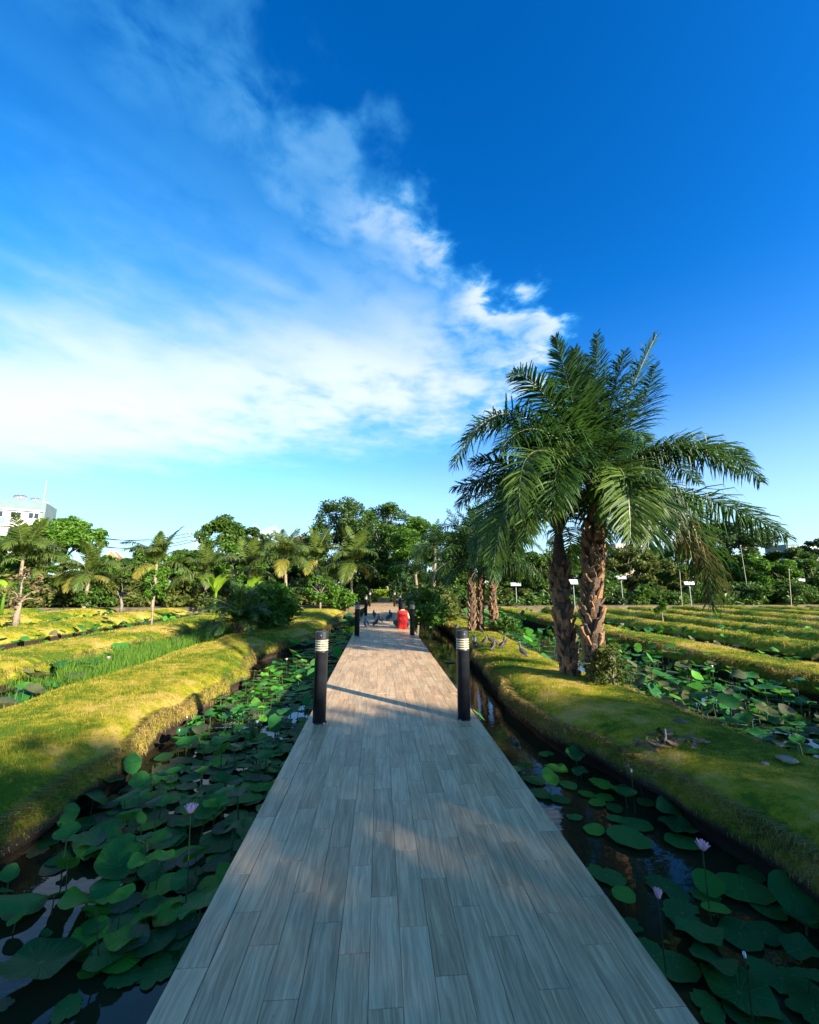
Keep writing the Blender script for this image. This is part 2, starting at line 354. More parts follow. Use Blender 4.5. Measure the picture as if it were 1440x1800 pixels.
M_DIFF = simple('cream_diffuser', (0.30, 0.26, 0.17), 0.35, var=0.05)
M_GREYMETAL = simple('grey_metal', (0.42, 0.42, 0.40), 0.45, 0.6, var=0.1)
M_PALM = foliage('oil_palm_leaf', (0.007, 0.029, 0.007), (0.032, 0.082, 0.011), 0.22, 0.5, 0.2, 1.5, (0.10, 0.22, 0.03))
M_PALMY = foliage('sunlit_palm_leaf', (0.022, 0.060, 0.008), (0.080, 0.135, 0.016), 0.28, 0.5, 0.2, 1.5, (0.15, 0.24, 0.03))  # lit copy of the palm leaf: sunlight on some fronds put into the colour
M_COCO = foliage('coconut_leaf', (0.030, 0.062, 0.008), (0.100, 0.135, 0.016), 0.26, 0.5, 0.3, 0.8, (0.14, 0.19, 0.02))
M_COCOY = foliage('yellowing_coconut_leaf', (0.12, 0.12, 0.015), (0.24, 0.20, 0.025), 0.3, 0.5, 0.3, 0.8)
M_DEAD = foliage('dead_frond', (0.10, 0.065, 0.03), (0.24, 0.17, 0.08), 0.15, 0.8, 0.1, 2.0)
M_RACHIS = simple('palm_rachis', (0.075, 0.09, 0.025), 0.5, var=0.25, scale=6)
M_BOOT = simple('palm_leaf_base', (0.22, 0.115, 0.050), 0.8, var=0.55, scale=9, bump=0.9, bscale=55)
M_BOOTD = simple('old_palm_leaf_base', (0.13, 0.08, 0.045), 0.85, var=0.5, scale=9, bump=0.9, bscale=55)
M_CORE = simple('palm_trunk_fibre', (0.055, 0.035, 0.022), 0.95, var=0.4, scale=14, bump=0.8)
M_BARK = simple('grey_bark', (0.16, 0.13, 0.10), 0.9, var=0.35, scale=9, bump=0.8)
M_BARKL = simple('pale_bark', (0.20, 0.155, 0.10), 0.9, var=0.3, scale=9, bump=0.6)
M_LEAF = {
 'deep': foliage('deep_green_leaf', (0.016, 0.045, 0.012), (0.055, 0.105, 0.022), 0.25, 0.5, 0.35, 0.5),
 'mid': foliage('mid_green_leaf', (0.022, 0.062, 0.009), (0.075, 0.140, 0.016), 0.3, 0.5, 0.3, 0.5),
 'bright': foliage('bright_green_leaf', (0.030, 0.092, 0.008), (0.090, 0.190, 0.016), 0.35, 0.5, 0.3, 0.6),
 'olive': foliage('olive_green_leaf', (0.032, 0.052, 0.008), (0.095, 0.115, 0.018), 0.28, 0.6, 0.25, 0.5),
 'lime': foliage('lime_green_leaf', (0.14, 0.25, 0.015), (0.27, 0.40, 0.03), 0.4, 0.45, 0.3, 0.8),
 'brown': foliage('dry_brown_leaf', (0.10, 0.075, 0.035), (0.20, 0.15, 0.07), 0.2, 0.8, 0.1, 1.0),
}
M_WHITE = simple('white_paint', (0.78, 0.78, 0.76), 0.6, var=0.06, scale=3)
M_SIGN = simple('white_sign_board', (0.60, 0.60, 0.58), 0.5, var=0.04)
M_WALLW = simple('white_render', (0.45, 0.45, 0.44), 0.85, var=0.08, scale=0.6)
M_WALLG = simple('grey_green_render', (0.12, 0.175, 0.175), 0.85, var=0.10, scale=0.5)
M_WALLC = simple('cream_render', (0.42, 0.36, 0.25), 0.85, var=0.08, scale=0.6)
M_GLASS = simple('dark_window_glass', (0.02, 0.024, 0.03), 0.12, var=0.3, spec=0.6)
M_ROOF = simple('red_brown_tile', (0.19, 0.065, 0.040), 0.8, var=0.3, scale=3, bump=0.4)
M_ROOFO = simple('orange_tile', (0.42, 0.17, 0.07), 0.8, var=0.25, scale=3, bump=0.4)
M_REDPAINT = simple('faded_red_paint', (0.60, 0.10, 0.09), 0.6, var=0.15)
M_WIRE = simple('black_cable', (0.02, 0.02, 0.02), 0.6)
M_SOIL = simple('garden_soil', (0.11, 0.085, 0.04), 0.95, var=0.4, scale=1.5, bump=0.6)
M_RED = simple('red_cotton', (0.62, 0.012, 0.010), 0.85, var=0.12, scale=12, bump=0.15, bscale=25)
M_SKIN = simple('skin', (0.45, 0.27, 0.18), 0.55, var=0.06)
M_HAIR = simple('black_hair', (0.008, 0.007, 0.006), 0.8, var=0.3, scale=60, bump=0.4, bscale=90)
M_TROUSER = simple('black_cloth', (0.02, 0.02, 0.024), 0.85, var=0.2)
M_PIGEON = simple('slate_feather', (0.045, 0.048, 0.058), 0.6, var=0.35, scale=30)
M_PIGEONW = simple('dark_wing_feather', (0.028, 0.028, 0.034), 0.6, var=0.4, scale=30)
M_PIGEONB = simple('brown_feather', (0.10, 0.065, 0.042), 0.7, var=0.35, scale=30)
M_BEAK = simple('bird_leg', (0.22, 0.09, 0.07), 0.6)
M_HUSK = simple('dry_husk', (0.15, 0.09, 0.045), 0.9, var=0.5, scale=20, bump=0.5)
M_STICK = simple('pale_stick', (0.34, 0.29, 0.20), 0.8, var=0.2, scale=20)
M_STONE = simple('pale_stone', (0.24, 0.19, 0.11), 0.9, var=0.25, scale=12, bump=0.6)
M_COCONUT = simple('yellow_coconut', (0.62, 0.46, 0.10), 0.5, var=0.15, scale=10)

# ------------------------------------------------------------------ ground, water, banks
WATER_Z = -0.55
HX0, HX1, HY0, HY1 = -36.0, 40.0, -5.0, 30.0
def build_ground():
    b = MB(); B = 2600.0; z = -0.12
    xs = [-B, HX0, HX1, B]; ys = [-B, HY0, HY1, B]
    for i in range(3):
        for j in range(3):
            if i == 1 and j == 1: continue
            b.add([(xs[i], ys[j], z), (xs[i + 1], ys[j], z), (xs[i + 1], ys[j + 1], z), (xs[i], ys[j + 1], z)], [(0, 1, 2, 3)])
    r = [(HX0, HY0), (HX1, HY0), (HX1, HY1), (HX0, HY1)]
    for k in range(4):
        p, q = r[k], r[(k + 1) % 4]
        b.add([(*p, z), (*q, z), (*q, -1.1), (*p, -1.1)], [(0, 1, 2, 3)])
    b.add([(*p, -1.1) for p in r], [(0, 1, 2, 3)])
    return props(b.build('ground', M_SOIL), kind='structure')
build_ground()
wb = MB(); wb.add([(HX0 + .01, HY0 + .01, WATER_Z), (HX1 - .01, HY0 + .01, WATER_Z), (HX1 - .01, HY1 - .01, WATER_Z), (HX0 + .01, HY1 - .01, WATER_Z)], [(0, 1, 2, 3)])
props(wb.build('water', M_WATER), kind='structure')

def interp(pts, y):
    a = np.array(pts, float); return np.interp(y, a[:, 0], a[:, 1])
BANKS = {}
def bank_z(bk, u, Y, X):
    """height of a bank's turf at cross position u (0..1) at distance Y"""
    dome = 1 - np.abs(2 * u - 1) ** bk.get('ex', 2.6)
    return bk['lip'] + (bk['crest'] - bk['lip']) * dome + 0.10 * fbm(X * 1.1 + bk['s'], Y * 0.9, 3) + 0.05 * fbm(X * 2.6, Y * 2.6, 2)
def make_bank(key, left, right, y0, y1, crest=0.0, lip=-0.27, step=0.2, near=False, end=1.2):
    bk = dict(left=left, right=right, y0=y0, y1=y1, crest=crest, lip=lip, s=len(BANKS) * 13.7, end=end, ex=5.0 if near else 2.6)
    ys = np.concatenate([np.arange(y0, y1 - end, step), np.linspace(y1 - end, y1, 12)])
    xl = interp(left, ys); xr = interp(right, ys)
    wig = 0.16 * fbm(ys * 0.9 + bk['s'], ys * 0 + 3.1, 3) * 2
    wig2 = 0.16 * fbm(ys * 0.9 + bk['s'] + 40, ys * 0 + 9.1, 3) * 2
    if near: wig = wig + 0.14 * fbm(ys * 1.7, ys * 0 + 1, 2); wig2 = wig2 + 0.26 * fbm(ys * 1.5 + 9, ys * 0 + 1, 2)
    xl = xl + wig; xr = xr + wig2
    tt = np.clip((ys - (y1 - end)) / end, 0, 1); k = np.sqrt(np.clip(1 - tt ** 2, 0.002, 1))
    mid = (xl + xr) / 2; half = (xr - xl) / 2 * k
    bk['ys'] = ys; bk['xl'] = mid - half; bk['xr'] = mid + half; bk['k'] = k
    m = 56 if near else 14
    us = np.linspace(0, 1, m); us = 0.5 - 0.5 * np.cos(np.pi * us)
    rows = []
    for i, Y in enumerate(ys):
        x0, x1 = bk['xl'][i], bk['xr'][i]
        X = x0 + (x1 - x0) * us
        Z = bank_z(bk, us, np.full(m, Y), X)
        Z = bk['lip'] + (Z - bk['lip']) * (0.35 + 0.65 * k[i])
        o1, o2 = 0.05 * (vnoise(Y * 3, 2.0) - 0.5), 0.05 * (vnoise(Y * 3, 8.0) - 0.5)
        L = [(x0 + 0.10 + o1, Y, -1.05), (x0 + 0.07 + o1, Y, WATER_Z + 0.02), (x0 + 0.05, Y, -0.42), (x0 - 0.015, Y, Z[0] - 0.045)]
        Rr = [(x1 + 0.015, Y, Z[-1] - 0.045), (x1 - 0.05, Y, -0.42), (x1 - 0.07 + o2, Y, WATER_Z + 0.02), (x1 - 0.10 + o2, Y, -1.05)]
        rows.append(L + list(zip(X, np.full(m, Y), Z)) + Rr)
    V = np.array(rows).reshape(-1, 3); w = m + 8; n = len(ys)
    ii, jj = np.meshgrid(np.arange(n - 1), np.arange(w - 1), indexing='ij')
    a = (ii * w + jj).ravel(); F = np.stack([a, a + 1, a + w + 1, a + w], 1)
    o = link('grass_bank', npmesh('grass_bank', V, F, smooth=True), None, M_TURF); props(o, kind='structure')
    BANKS[key] = bk; return o
def bank_at(key, X, Y):
    bk = BANKS[key]; xl = np.interp(Y, bk['ys'], bk['xl']); xr = np.interp(Y, bk['ys'], bk['xr']); k = np.interp(Y, bk['ys'], bk['k'])
    u = np.clip((np.asarray(X) - xl) / (xr - xl), 0, 1)
    z = bank_z(bk, u, np.asarray(Y, float), np.asarray(X, float))
    return bk['lip'] + (z - bk['lip']) * (0.35 + 0.65 * k)

make_bank('L1', [(-4, -5.35), (8, -5.3), (12, -5.0), (20, -5.2), (28, -5.0)], [(-4, -2.7), (3.4, -2.65), (4.7, -2.66), (6.1, -2.8), (8.9, -2.74), (10.6, -3.05), (11.8, -3.15), (13, -2.75), (15.4, -2.2), (20, -2.1), (28, -2.1)], -4.5, 28.0, -0.02, -0.37, step=0.08, near=True, end=2.0)
make_bank('R1', [(-4, 2.75), (2.67, 2.7), (4, 2.62), (5, 2.42), (5.6, 2.2), (6.9, 2.14), (8.5, 2.32), (10.9, 2.38), (15.9, 2.85), (24, 3.0)], [(-4, 4.55), (4, 4.55), (4.9, 4.45), (7.2, 4.42), (7.9, 4.25), (9.8, 4.0), (14, 4.35), (19.5, 4.1), (24, 3.9)], -4.5, 24.0, -0.10, -0.37, step=0.08, near=True)
for key, a, b_, y0, y1, cr in [('L2', -9.25, -6.95, 0, 27.5, 0.02), ('L3', -13.9, -11.75, 5, 28, 0.03), ('L4', -18.6, -16.4, 10, 28.5, 0.02), ('L5', -23.0, -21.0, 14, 28.8, 0.02), ('L6', -28.0, -25.6, 18, 28.8, 0.0), ('L7', -33, -30.4, 22, 28.8, 0.0),
                             ('R2', 7.5, 8.95, -2, 28.5, -0.02), ('R3', 10.95, 12.35, 4, 28.6, -0.02), ('R4', 14.0, 15.4, 8, 28.8, -0.02), ('R5', 17.1, 18.5, 10, 28.8, -0.02), ('R6', 20.3, 21.8, 12, 28.8, 0.0), ('R7', 23.6, 25.2, 14, 28.9, 0.0), ('R8', 27.0, 28.6, 17, 28.9, 0.0), ('R9', 30.6, 32.4, 20, 28.9, 0.0), ('R10', 34.2, 36.0, 22, 28.9, 0.0)]:
    make_bank(key, [(0, a), (30, a)], [(0, b_), (30, b_)], y0, y1, cr, step=0.25, near=key in ('L2', 'R2'))

# turf blades and the dry fringe that hangs over the lips
def blades(key, y0, y1, dens, L, wd, jit=0.6):
    bk = BANKS[key]
    wid = np.mean(bk['xr'] - bk['xl'])
    n = int(dens * wid * (y1 - y0))
    Y = rng.uniform(y0, y1, n); u = rng.random(n)
    xl = np.interp(Y, bk['ys'], bk['xl']); xr = np.interp(Y, bk['ys'], bk['xr'])
    X = xl + (xr - xl) * u; Z = bank_at(key, X, Y)
    th = rng.uniform(0, 2 * np.pi, n); l = L * rng.uniform(0.5, 1.5, n) * (0.7 + 1.1 * np.clip(fbm(X * 1.5, Y * 1.5, 3) + 0.3, 0, 1))
    lean = rng.uniform(0.15, 1.0, n) * jit; la = rng.uniform(0, 2 * np.pi, n)
    a = np.stack([np.cos(th) * wd, np.sin(th) * wd, np.zeros(n)], 1)
    base = np.stack([X, Y, Z - 0.006], 1)
    tip = base + np.stack([np.cos(la) * lean * l, np.sin(la) * lean * l, l * np.sqrt(1 - np.minimum(lean, .95) ** 2)], 1)
    return np.stack([base - a, base + a, tip], 1).reshape(-1, 3)
def fringe(key, side, y0, y1, dens, L):
    bk = BANKS[key]; n = int(dens * (y1 - y0))
    Y = rng.uniform(y0, y1, n); ys = bk['ys']; X = np.interp(Y, ys, bk['xr'] if side > 0 else bk['xl'])
    ins = rng.uniform(0, 0.22, n); X = X - side * ins; Z = bank_at(key, X, Y)
    l = L * rng.uniform(0.3, 1.5, n) * (0.15 + 1.3 * vnoise(Y * 2.2, X * 0 + 4) ** 1.5); wd = 0.0022 + 0.0003 * Y
    th = rng.uniform(0, 2 * np.pi, n)
    a = np.stack([np.cos(th) * wd, np.sin(th) * wd, 0 * Y], 1)
    p0 = np.stack([X, Y, Z - 0.01], 1)
    dy = rng.normal(0, 0.45, n)
    p1 = p0 + np.stack([side * (l * 0.45 + ins * .5), dy * l * .5, l * rng.uniform(0.0, 0.45, n)], 1)
    p2 = p1 + np.stack([side * l * rng.uniform(0.0, 0.35, n), dy * l * .5, -l * rng.uniform(0.3, 0.95, n)], 1)
    V = np.stack([p0 - a, p0 + a, p1 - a, p1 + a, p2], 1).reshape(-1, 3)
    o = (np.arange(n) * 5)[:, None]
    F = np.concatenate([o + [0, 1, 3], o + [0, 3, 2], o + [2, 3, 4]], 0)
    return V, F
def tri_obj(name, Vs, m, label, cat):
    V = np.concatenate(Vs, 0); F = np.arange(len(V)).reshape(-1, 3)
    return props(link(name, npmesh(name, V, F), None, m), label, cat, kind='stuff')
tri_obj('lawn_grass', [blades('L1', 2.6, 10, 260, 0.065, 0.0026, .9), blades('L1', 2.6, 5.5, 8500, 0.021, 0.0022), blades('L1', 5.5, 9, 4400, 0.025, 0.003), blades('L1', 9, 16, 1500, 0.035, 0.005), blades('L1', 16, 27, 500, 0.04, 0.008),
                       blades('L2', 6, 13, 900, 0.035, 0.005), blades('L2', 13, 27, 350, 0.045, 0.008), blades('L3', 12, 28, 260, 0.05, 0.010), blades('L4', 18, 28, 220, 0.06, 0.012)], M_BLADE, 'short patchy green and straw coloured grass on the banks left of the boardwalk', 'grass')
tri_obj('lawn_grass', [blades('R1', 2.2, 10, 130, 0.055, 0.0026, .9), blades('R1', 2.2, 5.0, 9500, 0.021, 0.0022), blades('R1', 5.0, 8.5, 5200, 0.024, 0.003), blades('R1', 8.5, 14, 1800, 0.035, 0.005), blades('R1', 14, 24, 600, 0.04, 0.008),
                       blades('R2', 4, 12, 900, 0.035, 0.005), blades('R2', 12, 27, 350, 0.045, 0.008), blades('R3', 8, 28, 300, 0.05, 0.009), blades('R4', 10, 28, 240, 0.05, 0.010), blades('R5', 13, 28, 200, 0.06, 0.012), blades('R6', 15, 28, 180, 0.06, 0.013)], M_BLADE, 'short patchy grass on the banks right of the boardwalk', 'grass')
def fringe_obj(parts, label):
    Vs = []; Fs = []; o = 0
    for V, F in parts: Vs.append(V); Fs.append(F + o); o += len(V)
    return props(link('overhanging_grass', npmesh('overhanging_grass', np.concatenate(Vs), np.concatenate(Fs)), None, M_STRAW), label, 'grass', kind='stuff')
fringe_obj([fringe('L1', 1, 2.4, 7, 900, 0.055), fringe('L1', 1, 7, 16, 300, 0.08), fringe('L1', 1, 16, 27, 200, 0.18), fringe('L2', 1, 7, 20, 250, 0.15)], 'dry straw hanging over the water edge of the left banks')
fringe_obj([fringe('R1', -1, 2.2, 7, 900, 0.055), fringe('R1', -1, 7, 16, 300, 0.08), fringe('R1', 1, 3.5, 10, 350, 0.10), fringe('R1', -1, 16, 23, 200, 0.18), fringe('R2', -1, 5, 20, 250, 0.12)], 'dry straw hanging over the water edge of the right banks')

# ------------------------------------------------------------------ boardwalk
DX0, DX1, DY0, DY1 = -0.812, 1.157, -4.6, 45.0
def build_boardwalk():
    slab = MB()
    slab.box(((DX0 + DX1) / 2, (DY0 + DY1) / 2, -0.075), (DX1 - DX0 - 0.012, DY1 - DY0, 0.11))
    root = props(slab.build('boardwalk', M_MORTAR), kind='structure')
    NC = 15; pw = (DX1 - DX0) / NC; pl = 0.55; gap = 0.0014
    def plank_bm(w, l, t=0.018, b=0.0016):
        x, y = w / 2 - gap / 2, l / 2 - gap / 2
        V = [(sx * x, sy * y, -t) for sx, sy in ((-1, -1), (1, -1), (1, 1), (-1, 1))]
        V += [(sx * x, sy * y, -b) for sx, sy in ((-1, -1), (1, -1), (1, 1), (-1, 1))]
        V += [(sx * (x - b), sy * (y - b), 0) for sx, sy in ((-1, -1), (1, -1), (1, 1), (-1, 1))]
        F = []
        for k in (0, 4):
            for j in range(4): q = (j + 1) % 4; F.append((k + j, k + q, k + 4 + q, k + 4 + j))
        F.append((8, 9, 10, 11))
        return V, F
    V, F = plank_bm(pw, pl)
    mb = MB(); mb.add(V, F); me = mb.mesh('plank'); me.materials.append(M_PLANK)
    all_p = []
    offs = [0.0, 0.31, 0.12, 0.42, 0.22, 0.05, 0.36, 0.17, 0.47, 0.27, 0.09, 0.39, 0.2, 0.02, 0.29]
    for c in range(NC):
        y = DY0 + offs[c] + (0.03 if c == 0 else 0)
        x = DX0 + (c + 0.5) * pw
        while y + pl / 2 < DY1:
            all_p.append((x, y + pl / 2 + 0.0, c)); y += pl
    near = sorted([p for p in all_p if p[1] > 1.2], key=lambda p: p[1])[:300]
    keep = set(near); rest = MB()
    for x, y, c in all_p:
        dz = random.uniform(-0.0014, 0.0014); rz = random.uniform(-0.0012, 0.0012)
        ex = -0.0025 if c == 0 else 0.0
        if (x, y, c) in keep:
            o = link('plank', me, root); o.location = (x + ex, y, dz); o.rotation_euler = (random.uniform(-.0015, .0015), random.uniform(-.002, .002), rz)
        else: rest.add([(vx + x, vy + y, vz + dz) for vx, vy, vz in V], F)
    o = rest.build('planks_beyond', M_PLANK, root); o['kind'] = 'stuff'
    # edge beams and the ends of the cross beams that carry the deck
    for s, x in ((-1, DX0 + 0.055), (1, DX1 - 0.055)):
        b = MB(); b.box((x, (DY0 + DY1) / 2, -0.24), (0.10, DY1 - DY0 - 0.02, 0.215)); b.build('edge_beam', M_CONC, root)
    k = 0; y = 0.26
    while y < DY1:
        b = MB(); b.box(((DX0 + DX1) / 2, y, -0.105), (DX1 - DX0 + 0.05, 0.16, 0.12)); b.build('cross_beam', M_CONC, root)
        for x in (DX0 + 0.25, DX1 - 0.25):
            q = MB(); q.lathe([(0.09, -1.05), (0.09, -0.16)], 12, (x, y, 0)); q.build('pile', M_CONC, root, True)
        y += 2.57
build_boardwalk()

# ------------------------------------------------------------------ bollard lights
def build_bollards():
    root = thing('bollard_light', '', 'bollard light', (0, 0, 0), 0, 'bollard lights along the boardwalk')
    b = MB(); b.lathe([(0.083, 0.0), (0.083, 0.008), (0.078, 0.012)], 28); pl = b.build('base_plate', M_BLACK, root, False)
    for k in range(4):
        a = math.pi / 4 + k * math.pi / 2; q = MB(); q.lathe([(0.009, 0), (0.009, 0.012), (0.004, 0.016)], 6, (0.088 * math.cos(a), 0.088 * math.sin(a), 0.0)); q.build('anchor_bolt', M_GREYMETAL, root)
    b = MB(); b.lathe([(0.074, 0.012), (0.074, 0.762), (0.077, 0.765), (0.077, 0.776), (0.070, 0.779)], 28); b.build('post', M_BLACK, root, True)
    b = MB(); b.lathe([(0.050, 0.776), (0.050, 0.915)], 24, cap=False); b.build('diffuser', M_DIFF, root, True)
    for k in range(5):
        z = 0.783 + k * 0.026
        b = MB(); b.lathe([(0.054, z + 0.017), (0.076, z), (0.0765, z + 0.004), (0.076, z + 0.008), (0.056, z + 0.022), (0.054, z + 0.017)], 28, cap=False); b.build('louvre_ring', M_ALU, root, True)
    b = MB()
    for k in range(3):
        a = 0.5 + k * 2.094; b.tube([(0.066 * math.cos(a), 0.066 * math.sin(a), 0.776), (0.066 * math.cos(a), 0.066 * math.sin(a), 0.915)], 0.006, 6)
    b.build('louvre_support', M_ALU, root)
    b = MB(); b.lathe([(0.060, 0.906), (0.0775, 0.909), (0.0775, 0.985), (0.073, 0.993), (0.02, 0.999)], 28); cap = b.build('cap', M_BLACK, root, False)
    b = MB(); b.lathe([(0.0035, -0.004), (0.006, 0), (0.006, 0.003)], 8); sc = b.build('fixing_screw', M_GREYMETAL, cap); sc.location = (0.0, -0.078, 0.957); sc.rotation_euler = (R(90), 0, 0)
    def dup(lab, loc, rz):
        r = root.copy(); COL.objects.link(r); r.location = loc; r.rotation_euler = (0, 0, rz); r['label'] = lab
        for ch in root.children:
            c = ch.copy(); COL.objects.link(c); c.parent = r
            for g in ch.children: d = g.copy(); COL.objects.link(d); d.parent = c
    ordn = ['nearest', 'second', 'third', 'fourth', 'fifth', 'sixth']
    for k in range(6):
        y = 5.03 + 7.75 * k
        for s, x, w in ((-1, DX0 + 0.145, 'left'), (1, DX1 - 0.165, 'right')):
            tail = 'with cream louvred head' if k == 0 else ('with grey louvred head' if k > 1 or s < 0 else 'beside the person in red')
            lab = f'{ordn[k]} black bollard light {tail} on the {w} edge of the boardwalk'
            if k == 0 and s < 0: root.location = (x, y, 0.0); root['label'] = lab
            else: dup(lab, (x, y, 0.0), random.uniform(-0.4, 0.4))
build_bollards()

# ------------------------------------------------------------------ lotus
def leaf_shape(seg, rings, kind, seed):
    g = np.random.default_rng(seed); th = np.arange(seg) / seg * 2 * np.pi
    p = g.uniform(0, 6.28, 8)
    V = [(0, 0, 0)]; UV = [(0, 0)]
    edge = 1 + 0.03 * np.sin(3 * th + p[0]) + 0.025 * np.sin(7 * th + p[1]) + g.normal(0, 0.008, seg)
    edge *= 1 + (0.10 if kind != 'ragged' else 0.16) * np.cos(2 * (th - p[2]))
    if kind == 'ragged': edge += 0.06 * np.sin(13 * th) - 0.35 * np.exp(-((np.mod(th - p[3] + np.pi, 2 * np.pi) - np.pi) / 0.22) ** 2) + g.normal(0, 0.05, seg)
    if kind == 'flat': edge -= 0.10 * np.exp(-((np.mod(th - p[3] + np.pi, 2 * np.pi) - np.pi) / 0.16) ** 2)
    for r in rings:
        rr = r * (1 + (edge - 1) * r ** 2)
        wav = np.sin(3 * th + p[4]) + 0.7 * np.sin(5 * th + p[5]) + 0.5 * np.sin(2 * th + p[6])
        if kind == 'flat': z = 0.02 * r + 0.018 * wav * r ** 3 + 0.03 * max(0, r - 0.9) * 3
        elif kind == 'ragged': z = 0.012 * wav * r ** 2 + g.normal(0, 0.008, seg) * r
        elif kind == 'cup': z = 0.42 * r ** 1.8 + 0.06 * wav * r ** 3
        elif kind == 'wavy': z = 0.16 * r ** 1.6 + 0.105 * wav * r ** 2.5
        elif kind == 'droop': z = 0.05 * r - 0.42 * r ** 2.3 * np.abs(np.sin(th + p[7])) ** 1.5 + 0.06 * wav * r ** 3
        else: z = 0.10 * r ** 1.5 - 0.85 * r ** 1.7 * np.clip(np.sin(th + p[7]), 0, 1) ** 1.2 + 0.55 * r ** 1.5 * np.clip(-np.sin(th + p[7]), 0, 1) ** 2   # folded
        V += list(zip(rr * np.cos(th), rr * np.sin(th), z)); UV += list(zip(th / (2 * np.pi), np.full(seg, r)))
    F = [(0, 1 + j, 1 + (j + 1) % seg) for j in range(seg)]
    for k in range(len(rings) - 1):
        for j in range(seg):
            a = 1 + k * seg + j; b = 1 + k * seg + (j + 1) % seg; F += [(a, a + seg, b + seg), (a, b + seg, b)]
    return np.array(V, float), np.array(F), np.array(UV, float)
KINDS = ['flat', 'ragged', 'cup', 'wavy', 'droop', 'fold']
LEAFME = {}
for kd in KINDS:
    for q in range(3):
        V, F, UV = leaf_shape(30, (0.08, 0.35, 0.62, 0.84, 1.0), kd, 11 * q + len(kd))
        for mk, mm in (('g', M_LOTUS), ('y', M_LOTUSY), ('w', M_LOTUSW)):
            me = npmesh('lotus_leaf', V, F, UV, smooth=True); me.materials.append(mm); LEAFME[(kd, q, mk)] = me
def stem_mesh(path):
    """unit stem with level rings; the x / y scale gives its thickness, so bends are in multiples of that"""
    b = MB(); n = 6; V = []; F = []
    for i, (x, y, z, r) in enumerate(path):
        for j in range(n): w = 2 * math.pi * j / n; V.append((x + r * math.cos(w), y + r * math.sin(w), z))
    for i in range(len(path) - 1):
        for j in range(n): q = (j + 1) % n; F.append((i * n + j, i * n + q, (i + 1) * n + q, (i + 1) * n + j))
    b.add(V, F); me = b.mesh('stem', True); me.materials.append(M_STEM); return me
STEMME = stem_mesh([(0, 0, 0, 1), (1.2, .4, .35, .95), (-.6, .6, .7, .85), (0, 0, 1, .8)])
STEMME2 = stem_mesh([(0, 0, 0, 1), (3.2, 1.0, .3, .95), (2.0, 2.4, .65, .85), (0, 0, 1, .8)])

def add_leaf(parent, origin, X, Y, rad, h, kind, mk, tilt, taz, rz):
    """a leaf blade (part) and its stem (sub-part) below a lotus plant"""
    me = LEAFME[(kind, random.randrange(3), mk)]
    z = WATER_Z + h
    T = Matrix.Translation(Vector((X, Y, z)) - origin)
    Rm = Matrix.Rotation(taz, 4, 'Z') @ Matrix.Rotation(tilt, 4, 'X') @ Matrix.Rotation(rz - taz, 4, 'Z')
    Ml = T @ Rm @ Matrix.Scale(rad, 4)
    o = link('leaf', me, parent); o.matrix_basis = Ml
    if h > 0.05:
        L = h + 0.45; s = 0.0045 + 0.004 * random.random()
        lx, ly = random.uniform(-.06, .06), random.uniform(-.06, .06)
        d = Vector((lx, ly, L)); q = d.to_track_quat('Z', 'Y').to_matrix().to_4x4()
        Ms = Matrix.Translation(Vector((X, Y, z)) - d - origin) @ q @ Matrix.Diagonal((s, s, d.length, 1))
        st = link('stem', random.choice((STEMME, STEMME2)), o); st.matrix_basis = Ml.inverted() @ Ms
    return o

def petal_mesh():
    V = []; F = []
    prof = [(0.0, 0.10), (0.25, 0.34), (0.55, 0.46), (0.82, 0.30), (1.0, 0.03)]
    for t, w in prof:
        for k, s in enumerate((-1, 0, 1)):
            V.append((s * w, 0.16 * s * s * -1 + 0.0, t))
    for i in range(len(prof) - 1):
        for k in range(2): a = i * 3 + k; F.append((a, a + 1, a + 4, a + 3))
    b = MB(); b.add(V, F); return b
PET = petal_mesh()
PETME = {}
for nm, mm in (('p', M_PETAL), ('w', M_PETALW)):
    PETME[nm] = PET.mesh('petal', True); PETME[nm].materials.append(mm)
rb = MB(); rb.lathe([(0.15, 0), (0.42, 0.5), (0.40, 0.56), (0.05, 0.57)], 12); RECME = rb.mesh('seed_pod', True); RECME.materials.append(M_LOTUSW)
def add_flower(parent, origin, X, Y, z, size, open_, mk, label=None):
    fl = link('flower', RECME, parent); fl.location = Vector((X, Y, z)) - origin; fl.scale = (size * 0.5,) * 3; fl.rotation_euler = (random.uniform(-.15, .15), random.uniform(-.15, .15), random.uniform(0, 6))
    if label: fl['label'] = label
    k = 0
    for ring, (n, tl, sc) in enumerate(((5, 0.10, 1.75), (6, 0.30, 2.0), (7, 0.55, 2.0))):
        if open_ < 0.15 and ring == 2: continue
        for j in range(n):
            a = j / n * 2 * math.pi + ring * 0.45 + random.uniform(-.1, .1)
            p = link('petal', PETME[mk], fl)
            tilt = tl * open_ * 1.6 - (0.16 if ring == 0 else 0.05)
            Mx = Matrix.Rotation(a, 4, 'Z') @ Matrix.Translation((0, 0.30 + 0.10 * ring, -0.1)) @ Matrix.Rotation(-tilt + random.uniform(-.08, .08), 4, 'X') @ Matrix.Diagonal((0.9, 0.9, sc * (0.95 if open_ > .15 else 0.8), 1)) @ Matrix.Scale(0.9, 4)
            p.matrix_basis = Mx
    L = z - WATER_Z + 0.4
    st = link('flower_stem', STEMME2, fl); st.matrix_basis = fl.matrix_basis.inverted() @ (Matrix.Translation(Vector((X, Y, z - L)) - origin) @ Matrix.Diagonal((0.005, 0.005, L, 1)))
    return fl

